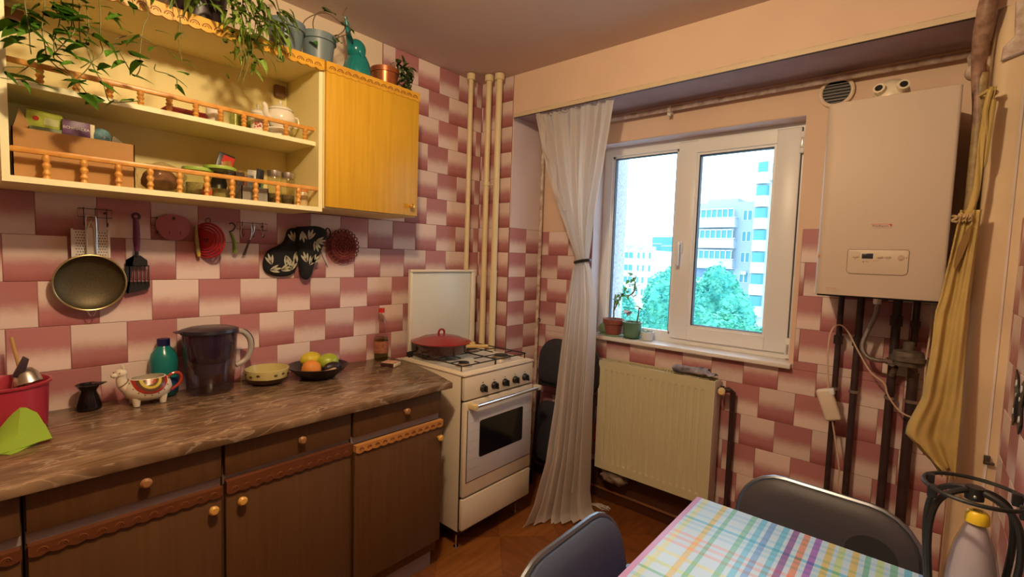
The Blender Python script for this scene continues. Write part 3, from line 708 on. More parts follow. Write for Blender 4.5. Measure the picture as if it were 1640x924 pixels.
h = part('oven_handle', MB().cyl((SX+.040, SY0+.045, .722), (SX+.040, SY1+.01, .722), .0085, n=14), M_chrome, od)
part('handle_bracket', MB().box(SX+.006, SX+.050, SY0+.022, SY0+.050, .708, .734, .004), mat('yellowed_plastic', (.78, .62, .30), .4), h)
part('handle_bracket', MB().box(SX+.006, SX+.050, SY1-.004, SY1+.022, .710, .734, .004), mat('aged_plastic', (.66, .58, .44), .4), h)
part('storage_drawer', MB().box(SX-.018, SX+.006, SY0+.003, SY1-.003, .118, .270, .006), M_enamel, st)
part('shadow_gap', MB().box(SX-.021, SX-.0185, SY0+.001, SY1-.001, .112, .855), M_black, st)
# raised lid
lid = part('lid', MB().box(.118, .126, SY0+.035, SY1+.005, .882, 1.338, .003), mat('lid_enamel', (.70, .70, .60), .3), st)
part('lid_frame', MB().box(.1262, .136, SY0+.035, SY0+.052, .882, 1.338, .003).box(.1262, .136, SY1-.030, SY1+.005, .882, 1.338, .003).box(.1262, .140, SY0+.035, SY1+.005, 1.326, 1.340, .003), M_enamel, lid)
for y in (SY0+.045, SY1-.01): part('lid_hinge', MB().box(.116, .145, y-.012, y+.012, .868, .900, .003), M_blackplastic, lid)
# burners
for k, (x, y, r) in enumerate(((.475, .415, .030), (.475, .690, .044), (.245, .690, .033), (.245, .430, .038))):
    bu = part('burner', MB().lathe([(0, 0), (r+.012, 0), (r+.010, .005), (r, .006), (r*.95, .016), (0, .016)], (x, y, .874), 20), mat('burner_alloy', (.42, .34, .26), .4, .5), st)
    part('burner_cap', MB().lathe([(0, .016), (r*.85, .016), (r*.85, .021), (r*.6, .023), (0, .023)], (x, y, .874), 20), M_black, bu)
# grates, one per side
zg = .902
for y0, y1 in ((SY0+.022, .5565), (.5605, SY1-.022)):
    g = part('pan_grate', MB().tube(smooth([(.145, y0, zg), (SX-.04, y0, zg), (SX-.034, y0+.006, zg), (SX-.034, y1-.006, zg), (SX-.04, y1, zg), (.145, y1, zg), (.14, y1-.006, zg), (.14, y0+.006, zg)], 1), .0032, 6, True), M_black, st)
    ym = (y0+y1)/2
    for (xa, ya, xb, yb) in ((.14, ym, .195, ym), (.295, ym, .425, ym), (.525, ym, SX-.034, ym), (.355, y0, .355, y1)):
        part('grate_bar', MB().cyl((xa, ya, zg), (xb, yb, zg), .003, n=6), M_black, g)
    for x in (.245, .475):
        part('grate_bar', MB().cyl((x, y0, zg), (x, ym-.045, zg), .003, n=6), M_black, g); part('grate_bar', MB().cyl((x, ym+.045, zg), (x, y1, zg), .003, n=6), M_black, g)
    for x in (.15, SX-.044):
        for y in (y0, y1): part('grate_foot', MB().cyl((x, y, .872), (x, y, zg), .003, n=6), M_black, g)
# pan
px, py, pz = .255, .455, .9055
pan = thing('frying_pan', 'wide dark red enamel pan with a domed red lid and pale handle on the stove', 'pan', (px, py, pz))
part('pan_body', MB().lathe([(0, 0), (.118, 0), (.128, .006), (.150, .052), (.154, .056), (.150, .058), (.145, .05), (.122, .008), (0, .006)], (px, py, pz), 40), mat('dark_red_enamel', (.06, .006, .008), .25), pan)
ld = part('pan_lid', MB().lathe([(.156, .056), (.158, .060), (.148, .064), (.138, .066), (.10, .082), (.05, .092), (0, .094)], (px, py, pz), 40), mat('red_enamel', (.30, .012, .014), .2), pan)
part('lid_knob', MB().tube([(px, py-.016+.0, pz+.09)]+[(px, py+.020*math.cos(a), pz+.103+.019*math.sin(a)) for a in [PI*1.15-k*PI*1.3/10 for k in range(11)]], .0055, 8), mat('red_enamel', (.30, .012, .014)), ld)
part('pan_handle', MB().tube(smooth([(px+.14, py+.05, pz+.045), (px+.20, py+.09, pz+.05), (px+.235, py+.115, pz+.052)], 5), [.009]*11, 8), mat('pale_wood_handle', (.62, .42, .16), .5), pan)
part('handle_fitting', MB().cyl((px+.112, py+.08, pz+.045), (px+.15, py+.105, pz+.052), .011, .013), mat('pale_wood_handle', (.62, .42, .16)), pan)

# ------------------------------------------------------------------ radiator
RX0, RX1, RZ0, RZ1, RYF = .815, 1.452, .235, .852, 1.150
rd = thing('radiator', 'cream ribbed panel radiator mounted on the tiled wall under the window', 'radiator', (1.13, 1.2, RZ0))
def radf(u, v):
    x = RX0+.004+(RX1-RX0-.008)*u; z = RZ0+(RZ1-RZ0)*v
    k = (x-RX0-.03)/.0333; f = k-math.floor(k)
    prof_ = max(0, min(1, (abs(f-.5)-.14)/.10)) ; prof_ = 1-prof_
    e = max(0, min(1, (z-RZ0-.045)/.006))*max(0, min(1, (RZ1-.045-z)/.006)) if RX0+.03 < x < RX1-.03 else 0
    return (x, RYF+.0038*prof_*e, z)
b = bmesh.new(); nu = 230; zs = [0, .05, .0729, .076, .079, .083, .3, .6, .912, .917, .921, .9271, .95, 1]
V = [[b.verts.new(radf(i/nu, v)) for v in zs] for i in range(nu+1)]
for i in range(nu):
    for j in range(len(zs)-1): b.faces.new((V[i][j], V[i+1][j], V[i+1][j+1], V[i][j+1]))
mb = MB(); mb._merge(b)
M_rad = mat('radiator_paint', (.62, .58, .38), .4)
part('front_panel', mb, M_rad, rd, sharp=.5)
part('panel_back', MB().box(RX0+.004, RX1-.004, RYF+.010, RYF+.02, RZ0, RZ1), M_rad, rd)
part('rear_panel', MB().box(RX0+.004, RX1-.004, RYF+.085, RYF+.095, RZ0, RZ1), M_rad, rd)
for x in (RX0, RX1-.004): part('side_cover', MB().box(x, x+.004, RYF-.001, RYF+.096, RZ0, RZ1+.002, .001), mat('radiator_side', (.72, .66, .60), .4), rd)
part('top_frame', MB().box(RX0, RX1, RYF-.001, RYF+.012, RZ1, RZ1+.004, .001).box(RX0, RX1, RYF+.086, RYF+.096, RZ1, RZ1+.004, .001), M_rad, rd)
sl = part('top_grille', MB().box(RX0, RX1, RYF+.046, RYF+.049, RZ1-.012, RZ1+.001), M_rad, rd)
for k in range(40):
    x = RX0+.012+k*.0157; part('grille_slat', MB().box(x, x+.0035, RYF+.012, RYF+.086, RZ1-.012, RZ1), M_rad, sl)
for k in range(11):
    y = RYF+.016+k*.007; 
part('valve_body', MB().cyl((RX1, RYF+.05, .812), (RX1+.02, RYF+.05, .812), .009).cyl((RX1+.02, RYF+.05, .79), (RX1+.02, RYF+.05, .83), .010), M_darkpipe, rd)
part('valve_head', MB().lathe([(0, 0), (.012, 0), (.017, .006), (.017, .030), (.012, .036), (0, .036)], (RX1+.022, RYF+.035, .812), 18, (.25, -1, 0)), mat('ivory_valve_head', (.80, .62, .30), .4), rd)
t = thing('radiator_pipe', 'dark brown pipe running down the wall beside the radiator', 'pipe', (1.512, 1.235, 0))
part('pipe', MB().tube([(1.475, 1.20, .81), (1.50, 1.21, .815), (1.512, 1.235, .80), (1.512, 1.245, .6), (1.512, 1.245, .003)], .013, 12), M_darkpipe, t)
# folded cloth on the radiator
def clothroll(u, v):
    a = 2*PI*u; x = 1.235+.165*v; r = .020+.003*math.sin(v*9)+.003*math.sin(a*3+v*5)
    return (x, RYF+.035+.006*math.sin(v*4)+r*1.45*math.cos(a)+.02*v, RZ1+.030+r*.85*math.sin(a))
t = thing('folded_cloth', 'rolled grey patterned cloth lying on top of the radiator', 'cloth', (1.31, RYF+.04, RZ1+.004))
M_gcl = mat('grey_patterned_cloth', (.42, .38, .40), .95, col2=(.10, .10, .16), scale=22, bump=.4)
part('roll', MB().grid(clothroll, 20, 24, True), M_gcl, t, sharp=3)
part('loose_fold', MB().grid(lambda u, v: (1.39+.05*u, RYF+.01+.07*v, RZ1+.012+.03*math.sin(PI*(v*.7+.2))*(1-.4*u)+.004*math.sin(u*9)), 8, 12, thick=.005), M_gcl, t, sharp=3)
# bag under the radiator, small red thing
def blob(c, r, seed, amp=.25, n=3):
    b = bmesh.new(); bmesh.ops.create_icosphere(b, subdivisions=n, radius=1)
    for v in b.verts:
        k = 1+amp*noise.noise(v.co*2+Vector((seed, 0, 0)))+amp*.4*noise.noise(v.co*5+Vector((0, seed, 0)))
        v.co = Vector((c[0]+v.co.x*r[0]*k, c[1]+v.co.y*r[1]*k, c[2]+v.co.z*r[2]*k))
    m = MB(); m._merge(b); return m
single('plastic_bag', blob((.915, 1.20, .192), (.075, .04, .046), 4, .35, 4), mat('crumpled_bag', (.30, .22, .17), .5, var=.4, scale=18, bump=.6), 'crumpled brownish bag stuffed under the left end of the radiator', 'bag', (.915, 1.2, .15), sharp=3)
single('red_ball', blob((.775, 1.215, .40), (.035, .035, .05), 2, .1), mat('red_rubber', (.60, .05, .04), .5), 'small red object hung on the wall between curtain and radiator', 'toy', (.775, 1.215, .35), sharp=3)
# ------------------------------------------------------------------ boiler
BX0, BX1, BZ0, BZ1, BY = 1.857, 2.228, 1.322, 2.032, .930
bo = thing('boiler', 'cream wall-hung gas boiler with a small control panel, right of the window', 'boiler', (2.04, 1.1, BZ0))
cs = [(BX0+.0, Y2-.012)]+arc(BX0+.035, BY+.035, .035, 180, 270, 8)+arc(BX1-.010, BY+.010, .010, 270, 360, 4)+[(BX1, Y2-.012)]
M_boil = mat('boiler_enamel', (.60, .49, .40), .5, spec=.3)
part('casing', MB().prism(cs, 'xy', BZ0, BZ1, .003), M_boil, bo)
part('underside_plate', MB().box(BX0+.01, BX1-.01, BY+.02, Y2-.02, BZ0-.006, BZ0-.0005), M_blackplastic, bo)
py0, py1, pz0, pz1 = 1.957, 2.130, 1.405, 1.492
rr = [(x, z) for x, z in arc(py0+.014, pz0+.014, .014, 180, 270, 5)+arc(py1-.014, pz0+.014, .014, 270, 360, 5)+arc(py1-.006, pz1-.006, .006, 0, 90, 3)+arc(py0+.006, pz1-.006, .006, 90, 180, 3)]
cp_ = part('control_panel', MB().prism(rr, 'xz', BY-.0025, BY+.001, .001), mat('boiler_panel_paint', (.60, .49, .38), .4), bo)
part('panel_outline', MB().tube([(x, BY-.001, z) for x, z in rr], .0013, 5, True), mat('panel_groove', (.10, .05, .03), .6), cp_)
part('display', MB().box(1.999, 2.032, BY-.0045, BY-.002, 1.460, 1.479, .0006), mat('dark_lcd', (.03, .035, .05), .2), cp_)
part('display_bezel', MB().box(1.997, 2.034, BY-.0035, BY-.002, 1.458, 1.481, .0006), mat('pale_bezel', (.72, .62, .52), .4), cp_)
for x0, x1 in ((1.972, 1.990), (2.043, 2.060), (2.065, 2.082)): part('button', MB().box(x0, x1, BY-.0055, BY-.002, 1.463, 1.470, .001), mat('panel_button', (.50, .38, .28), .4), cp_)
part('round_button', MB().cyl((2.109, BY-.002, 1.466), (2.109, BY-.006, 1.466), .009, n=20), mat('panel_button', (.66, .52, .40)), cp_)
part('printed_marks', MB().box(2.003, 2.006, BY-.0031, BY-.0025, 1.446, 1.451).box(2.010, 2.019, BY-.0031, BY-.0025, 1.449, 1.4505).box(2.033, 2.048, BY-.0031, BY-.0025, 1.4520, 1.4532).box(2.126-.003, 2.126, BY-.0031, BY-.0025, 1.464, 1.467)
     .box(1.978, 1.984, BY-.0031, BY-.0025, 1.4575, 1.4585).box(2.048, 2.052, BY-.0031, BY-.0025, 1.4572, 1.4582).box(2.070, 2.074, BY-.0031, BY-.0025, 1.4572, 1.4582), mat('panel_print', (.22, .12, .08), .6), cp_, kind='stuff')
lb = part('maker_badge', MB().box(2.018, 2.077, BY-.002, BY, 1.571, 1.584), mat('badge_silver', (.62, .50, .42), .35), bo)
part('badge_red', MB().prism([(2.064, 1.5835), (2.077, 1.5835), (2.0765, 1.572), (2.072, 1.579)], 'xz', BY-.0028, BY-.002).box(2.018, 2.064, BY-.0028, BY-.002, 1.5826, 1.584), mat('badge_red', (.55, .05, .03), .4), lb)
def text(name, s, size, m, parent, loc, axis='y-', ext=.0004, ang=0):
    """lettering as real thin mesh; axis y- faces the room from the window wall, x+ faces the room from the left wall"""
    cu_ = bpy.data.curves.new('lettering', 'FONT'); cu_.body = s; cu_.size = size; cu_.extrude = ext; cu_.align_x = 'CENTER'; cu_.align_y = 'CENTER'; cu_.resolution_u = 2
    to = bpy.data.objects.new('t', cu_); COL.objects.link(to); bpy.context.view_layer.update()
    me = bpy.data.meshes.new_from_object(to); COL.objects.unlink(to); bpy.data.objects.remove(to)
    R_ = Matrix.Rotation(PI/2, 4, 'X')
    if axis == 'x+': R_ = Matrix.Rotation(PI/2, 4, 'Z') @ R_
    if axis == 'z+': R_ = Matrix.Identity(4)
    me.transform(R_ @ Matrix.Rotation(ang, 4, 'Z')); me.materials.clear(); me.materials.append(m)
    o = bpy.data.objects.new(name, me); COL.objects.link(o); o.parent = parent; o.location = Vector(loc)-wloc(parent)
    return o
text('badge_lettering', 'Protherm', .0115, mat('badge_print', (.18, .05, .04), .5), lb, (2.045, BY-.0024, 1.577))
part('rating_sticker', MB().box(1.893, 1.934, BY-.0012, BY+.0, 1.339, 1.353), mat('rating_sticker_print', (.62, .48, .38), .6), bo)
part('sticker_print', MB().box(1.897, 1.930, BY-.0018, BY-.0012, 1.3485, 1.3505).box(1.897, 1.908, BY-.0018, BY-.0012, 1.343, 1.3455).box(1.911, 1.930, BY-.0018, BY-.0012, 1.343, 1.3455), mat('faint_print', (.45, .32, .25), .6), bo, kind='stuff')
part('side_sticker', MB().box(BX0+.006, BX0+.013, BY+.008, BY+.012, 1.46, 1.472), mat('small_brown_sticker', (.50, .25, .12), .6), bo)

# vent and flue
vt = thing('vent_grille', 'round cream wall vent with dark horizontal slats above the boiler', 'vent', (1.838, Y2, 2.18))
part('vent_ring', MB().tube([(1.838+.058*math.cos(a), Y2-.012, 2.176+.058*math.sin(a)) for a in [k*2*PI/32 for k in range(32)]], .008, 8, True), M_plaster_y, vt)
part('vent_back', MB().cyl((1.838, Y2-.004, 2.176), (1.838, Y2-.001, 2.176), .057, n=32), M_black, vt)
for k in range(8):
    z = 2.176-.046+k*.0131; hw = math.sqrt(max(.0001, .055**2-(z-2.176)**2))
    part('slat', MB().box(1.838-hw, 1.838+hw, Y2-.016, Y2-.006, z-.0016, z+.0016, xf=rot('X', 25, (0, Y2-.011, z))), mat('vent_slat_grey', (.30, .26, .26), .5), vt)
fl = thing('flue_elbow', 'domed white flue fitting with two dark ports on top of the boiler', 'flue', (2.04, 1.10, BZ1))
part('dome', MB().ball((2.035, 1.115, 2.072), (.058, .055, .068), 20), M_enamel, fl)
part('base_ring', MB().cyl((2.035, 1.115, BZ1+.001), (2.035, 1.115, 2.06), .062, n=28), M_enamel, fl)
for s_ in (-1, 1):
    pt = part('test_port', MB().cyl((2.035+s_*.032, 1.074, 2.092), (2.035+s_*.036, 1.052, 2.098), .019, n=18), M_enamel, fl)
    part('port_hole', MB().cyl((2.035+s_*.036, 1.0535, 2.0975), (2.035+s_*.0363, 1.0505, 2.0985), .012, n=18), M_black, pt)
part('outlet_pipe', MB().cyl((2.035, 1.15, 2.075), (2.035, 1.275, 2.10), .045, n=24), M_enamel, fl)

# pipes beneath
names = [(1.918, .011, 'leftmost dark pipe under the boiler, with brass-coloured union'), (1.985, .013, 'second dark pipe from the left under the boiler'), (2.104, .015, 'third dark pipe under the boiler, left of the gas regulator outlet'), (2.170, .018, 'fat dark pipe under the gas regulator')]
for i, (x, r, lab) in enumerate(names):
    t = thing('boiler_pipe', lab, 'pipe', (x, 1.235, 0))
    top = BZ0-.007 if i < 3 else 1.02
    part('pipe', MB().cyl((x, 1.235, .003), (x, 1.235, top), r, n=14), M_darkpipe, t)
    if i < 3: part('union_nut', MB().cyl((x, 1.235, 1.10 if i < 2 else 1.2), (x, 1.235, 1.135 if i < 2 else 1.24), r+.008, n=6), M_darkpipe, t)
    part('pipe_clip', MB().cyl((x, 1.235, .90), (x, 1.235, .912), r+.004, n=14).cyl((x, 1.235, .906), (x, 1.272, .906), .004, n=6), M_steel, t)
t = thing('flexible_hose', 'braided steel hose bending from the boiler to the gas regulator', 'hose', (2.035, 1.2, 1.1))
hp = smooth([(2.042, 1.17, BZ0-.008), (2.040, 1.17, 1.24), (2.018, 1.17, 1.17), (2.006, 1.165, 1.11), (2.025, 1.16, 1.072), (2.062, 1.165, 1.062), (2.098, 1.18, 1.064)], 8)
part('hose', MB().tube(hp, .0085, 10), mat('braided_steel', (.30, .25, .22), .35, .7, bump=.8, scale=300), t)
part('hose_nut', MB().cyl((2.042, 1.17, 1.285), (2.042, 1.17, BZ0-.0065), .015, n=6).cyl((2.085, 1.175, 1.064), (2.105, 1.182, 1.064), .014, n=6), M_steel, t)
t = thing('gas_regulator', 'round greenish grey gas regulator body on the pipework under the boiler', 'regulator', (2.155, 1.19, 1.02))
M_regm = mat('greenish_cast_metal', (.16, .12, .09), .6, col2=(.08, .06, .05), scale=40, bump=.3)
part('body', MB().lathe([(0, -.03), (.045, -.028), (.05, -.012), (.058, -.008), (.058, .006), (.05, .010), (.046, .028), (.018, .034), (.018, .062), (.012, .066), (0, .066)], (2.150, 1.185, 1.082), 28), M_regm, t)
part('inlet', MB().cyl((2.150, 1.185, 1.075), (2.098, 1.185, 1.066), .016, n=10).cyl((2.150, 1.185, 1.075), (2.215, 1.185, 1.078), .017, n=10), M_regm, t)
part('outlet', MB().cyl((2.165, 1.20, 1.055), (2.170, 1.235, 1.00), .016, n=12).cyl((2.115, 1.20, 1.04), (2.104, 1.218, 1.00), .010, n=10), M_regm, t)
part('bolt_ring', MB().cyl((2.104, 1.185, 1.055), (2.104, 1.17, 1.055), .012, n=6), M_regm, t)
t = thing('boiler_pipe', 'short dark pipe from the boiler down to the regulator top', 'pipe', (2.163, 1.2, 1.15))
part('pipe', MB().cyl((2.163, 1.235, 1.125), (2.163, 1.235, BZ0-.007), .011, n=12).cyl((2.163, 1.235, 1.20), (2.163, 1.235, 1.225), .018, n=6), M_darkpipe, t)

# extension socket and cords
M_cord = mat('pale_cord', (.66, .48, .36), .5)
t = thing('extension_socket', 'white plastic extension block hanging tilted on its cord under the boiler', 'socket', (1.905, 1.17, .84))
part('block', MB().box(1.878, 1.938, 1.150, 1.185, .780, .915, .012, 3, xf=rot('Y', -20, (1.908, 1.17, .85))), mat('white_plastic', (.76, .66, .54), .4), t)
part('plug', MB().box(1.905, 1.928, 1.150, 1.178, .892, .918, .005, xf=rot('Y', -10, (1.915, 1.17, .9))), M_pvc, t)
t = thing('power_cord', 'thin pale cord looping from the boiler over the dark pipes to the extension block', 'cord', (1.93, 1.17, .45))
part('upper_cord', MB().tube(smooth([(1.905, 1.165, .905), (1.893, 1.165, 1.05), (1.896, 1.17, 1.15), (1.918, 1.19, 1.185), (1.95, 1.19, 1.165), (1.99, 1.19, 1.09), (2.04, 1.17, 1.01), (2.085, 1.165, .975), (2.10, 1.165, .93), (2.14, 1.165, .875), (2.19, 1.165, .86), (2.215, 1.16, .89)], 6), .0033, 6), M_cord, t)
part('lower_cord', MB().tube(smooth([(1.925, 1.17, .785), (1.945, 1.175, .68), (1.962, 1.18, .58), (1.962, 1.19, .5), (1.985, 1.2, .43), (2.0, 1.21, .2), (2.0, 1.21, .004)], 5), .0033, 6), M_cord, t)
t = thing('signal_cable', 'thin pale cable dropping from the right end of the boiler beside the apron', 'cord', (2.205, 1.18, .9))
part('cable', MB().tube(smooth([(2.205, 1.19, BZ0-.007), (2.208, 1.18, 1.2), (2.203, 1.17, 1.08), (2.206, 1.17, .95)], 6), .0035, 6), M_cord, t)

# ------------------------------------------------------------------ apron / cloth bag hanging by the column
M_apron = mat('ochre_linen', (.56, .40, .14), .95, var=.15, scale=10, bump=.5)
M_apron2 = mat('pale_linen', (.56, .40, .21), .95, var=.15, scale=10, bump=.5)
ap = thing('apron', 'ochre linen apron with a torn pocket, tied up to a pipe right of the boiler', 'apron', (2.26, .9, .77))
tab = [(1.62, 2.249, 2.296, .885), (1.50, 2.238, 2.294, .885), (1.33, 2.220, 2.291, .885), (1.29, 2.212, 2.292, .885), (1.15, 2.207, 2.292, .88), (1.0, 2.196, 2.293, .88), (.90, 2.165, 2.293, .88), (.865, 2.162, 2.293, .88), (.80, 2.222, 2.293, .88), (.765, 2.265, 2.293, .88)]
def apf(u, v):
    z = 1.62+(.765-1.62)*v
    for a, b in zip(tab, tab[1:]):
        if a[0] >= z >= b[0]-1e-6:
            t = (a[0]-z)/(a[0]-b[0]); l, r, y = [a[i]+(b[i]-a[i])*t for i in (1, 2, 3)]; break
    f = .012*math.sin(u*9+z*3)*(.4+v)+.006*math.sin(u*21-z*5)
    return (l+(r-l)*u, y+f, z+.008*math.sin(u*12)*(v > .9))
part('body', MB().grid(apf, 24, 60, thick=.004), M_apron, ap, sharp=3)
part('neck_strap', MB().grid(lambda u, v: (2.256+.032*v+.016*u+.012*math.sin(v*6)*(1-v), .885+.02*v+.004*math.sin(u*6+v*10), 1.60+.40*v), 5, 24, thick=.003), M_apron, ap, sharp=3)
part('tied_bow', MB().tube(smooth([(2.290, .90, 1.99), (2.283, .895, 1.92), (2.292, .90, 1.84), (2.284, .90, 1.76), (2.292, .90, 1.77), (2.296, .90, 1.86), (2.30, .905, 1.96)], 5), .007, 7).tube([(2.270, .925, 1.985), (2.285, .905, 1.992), (2.305, .915, 1.985), (2.30, .95, 1.985), (2.275, .955, 1.985)], .006, 7, True), M_apron, ap)
part('pocket_frill', MB().tube([(2.235+.006*math.sin(a*3), .868+.004*math.cos(a), 1.592+.010*math.sin(a)) for a in [k*.5 for k in range(13)]], .004, 6).grid(lambda u, v: (2.242+.034*u, .872+.004*math.sin(v*9), 1.583+.026*v+.004*math.sin(u*30)), 12, 4, thick=.003), M_apron2, ap)
part('pocket_opening', MB().prism([(2.276, 1.575), (2.262, 1.55), (2.247, 1.50), (2.243, 1.44), (2.248, 1.43), (2.262, 1.475), (2.273, 1.525)], 'xz', .869, .871), mat('dark_linen', (.26, .15, .05), .95), ap)  # pocket opening drawn as a flat darker patch

# butterfly ornament on the right wall
bt = thing('butterfly_ornament', 'black and white butterfly ornament on the tiled right wall', 'ornament', (XC-.01, .66, 1.07))
for s_ in (-1, 1):
    wg = [(.66+s_*y, z) for y, z in ((.004, 1.062), (.03, 1.13), (.075, 1.155), (.085, 1.12), (.06, 1.075), (.075, 1.03), (.05, 1.0), (.02, 1.02), (.004, 1.05))]
    o_ = part('wing', MB().prism(wg, 'yz', XC-.012, XC-.009), M_blackplastic, bt)
    for a, b, r in ((.045, 1.12, .010), (.052, 1.04, .009), (.03, 1.09, .006)): part('wing_spot', MB().cyl((XC-.0135, .66+s_*a, b), (XC-.012, .66+s_*a, b), r, n=12), M_pvc, o_)
part('body', MB().ball((XC-.012, .66, 1.065), (.006, .007, .045), 10), M_blackplastic, bt)
part('pin', MB().cyl((XC-.009, .66, 1.06), (XC-.006, .66, 1.06), .004, n=8), M_blackplastic, bt)
hk = single('wall_hook', MB().box(XR+.062, XR+.078, .957, .965, .80, .83, .002).box(XR+.066, XR+.088, .950, .958, .803, .812, .002), mat('dark_hook', (.08, .05, .04), .5), 'small dark metal hook low on the front of the painted column', 'hook', (XR+.07, .96, .80))

# ------------------------------------------------------------------ table with checked oilcloth
TX0, TX1, TY0, TY1, TZ = 1.715, 2.372, -.95, .188, .74
tb = thing('dining_table', 'kitchen table hidden under the checked tablecloth in the right foreground', 'table', ((TX0+TX1)/2, -.35, 0))
M_tw = mat('table_wood', (.25, .12, .05), .5)
part('table_top', MB().box(TX0+.006, TX1-.006, TY0+.006, TY1-.006, .715, .7365, .003), M_tw, tb)
for x in (TX0+.05, TX1-.05):
    for y in (TY0+.05, TY1-.10): part('leg', MB().box(x-.02, x+.02, y-.02, y+.02, 0, .715, .003), M_tw, tb)
m = bpy.data.materials.new('checked_oilcloth'); m.use_nodes = True; n = m.node_tree.nodes; L = m.node_tree.links; b = n['Principled BSDF']
t = n.new('ShaderNodeTexCoord'); s = n.new('ShaderNodeSeparateXYZ'); L.new(t.outputs['Object'], s.inputs[0])
WHT = (.80, .84, .86)
def stripes(out, period, off, items):
    a = n.new('ShaderNodeMath'); a.operation = 'MULTIPLY_ADD'; a.inputs[1].default_value = 1/period; a.inputs[2].default_value = off+20; L.new(s.outputs[out], a.inputs[0])
    f = n.new('ShaderNodeMath'); f.operation = 'FRACT'; L.new(a.outputs[0], f.inputs[0])
    r = n.new('ShaderNodeValToRGB'); r.color_ramp.interpolation = 'CONSTANT'; L.new(f.outputs[0], r.inputs[0])
    e = r.color_ramp.elements; e[0].position = 0; e[0].color = WHT+(1,); e[1].position = .999; e[1].color = WHT+(1,)
    for p, wd, c in items:
        q_ = e.new(p); q_.color = tuple(c)+(1,); q_ = e.new(p+wd); q_.color = WHT+(1,)
    return r.outputs[0]
PUR, BLU, CYA, GRN, YEL, ORG, RED, LIL, LIM, PNK, PBL = (.36, .16, .42), (.26, .45, .80), (.22, .62, .84), (.30, .62, .48), (.82, .80, .50), (.86, .62, .24), (.86, .34, .24), (.46, .20, .62), (.70, .80, .42), (.86, .58, .62), (.50, .74, .90)
def stripes(out, org, lo, hi, items, wd):
    a = n.new('ShaderNodeMapRange'); a.inputs['From Min'].default_value = lo-org; a.inputs['From Max'].default_value = hi-org; L.new(s.outputs[out], a.inputs[0])
    r = n.new('ShaderNodeValToRGB'); r.color_ramp.interpolation = 'CONSTANT'; L.new(a.outputs[0], r.inputs[0])
    e = r.color_ramp.elements; e[0].position = 0; e[0].color = WHT+(1,); e[1].position = 1; e[1].color = WHT+(1,)
    for p_, c_ in items:
        q_ = e.new((p_-wd/2-lo)/(hi-lo)); q_.color = tuple(c_)+(1,); q_ = e.new((p_+wd/2-lo)/(hi-lo)); q_.color = WHT+(1,)
    return r.outputs[0]
WHT = (.72, .84, .99)
x1_ = stripes('X', 2.04, 1.70, 2.40, [(1.742, YEL), (1.792, ORG), (1.819, GRN), (1.869, GRN), (1.895, CYA), (1.917, BLU), (1.945, CYA), (1.968, PUR), (1.993, RED)], .0135)
x2_ = stripes('X', 2.04, 1.70, 2.40, [(2.018, LIL), (2.044, ORG), (2.066, LIM), (2.094, ORG), (2.117, GRN), (2.14, LIM), (2.166, GRN), (2.19, CYA), (2.215, BLU), (2.245, CYA), (2.27, PUR), (2.295, RED), (2.32, LIL)], .0135)
y1_ = stripes('Y', -.35, -.60, .20, [(.155, PBL), (.130, PBL), (.085, PBL), (.055, CYA), (.032, PBL), (.008, PBL), (-.032, PNK), (-.058, PNK), (-.085, PNK), (-.135, YEL), (-.185, LIM), (-.225, GRN), (-.262, PBL), (-.29, CYA)], .012)
def mul(p_, q_):
    g_ = n.new('ShaderNodeMixRGB'); g_.blend_type = 'MULTIPLY'; g_.inputs[0].default_value = 1; L.new(p_, g_.inputs[1]); L.new(q_, g_.inputs[2]); return g_
m1_ = mul(x1_, x2_); mx = mul(m1_.outputs[0], y1_)
br_ = n.new('ShaderNodeMixRGB'); br_.blend_type = 'MULTIPLY'; br_.inputs[0].default_value = 1; br_.inputs[2].default_value = (1.32, 1.24, 1.14, 1); L.new(mx.outputs[0], br_.inputs[1]); mx = br_
def lt(out, v, op):
    a = n.new('ShaderNodeMath'); a.operation = op; a.inputs[1].default_value = v; L.new(s.outputs[out], a.inputs[0]); return a.outputs[0]
e1 = lt('X', TX0-2.04+.013, 'LESS_THAN')
mh = n.new('ShaderNodeMixRGB'); L.new(e1, mh.inputs[0]); L.new(mx.outputs[0], mh.inputs[1]); mh.inputs[2].default_value = (.52, .30, .66, 1)
gm = n.new('ShaderNodeGamma'); gm.inputs[1].default_value = .95; L.new(mh.outputs[0], gm.inputs[0]); L.new(gm.outputs[0], b.inputs['Base Color']); b.inputs['Roughness'].default_value = .35
def tcl(mb):
    return mb
cl = MB().box(TX0, TX1, TY0, TY1, .737, .7415, .002).box(TX0-.002, TX0+.001, TY0, TY1, .60, .740, .001).box(TX1-.001, TX1+.002, TY0, TY1, .60, .740, .001).box(TX0, TX1, TY1-.001, TY1+.002, .60, .740, .001)
single('tablecloth', cl, m, 'white tablecloth checked in bright pastel stripes with a purple edge, on the table', 'tablecloth', (2.04, -.35, .74))

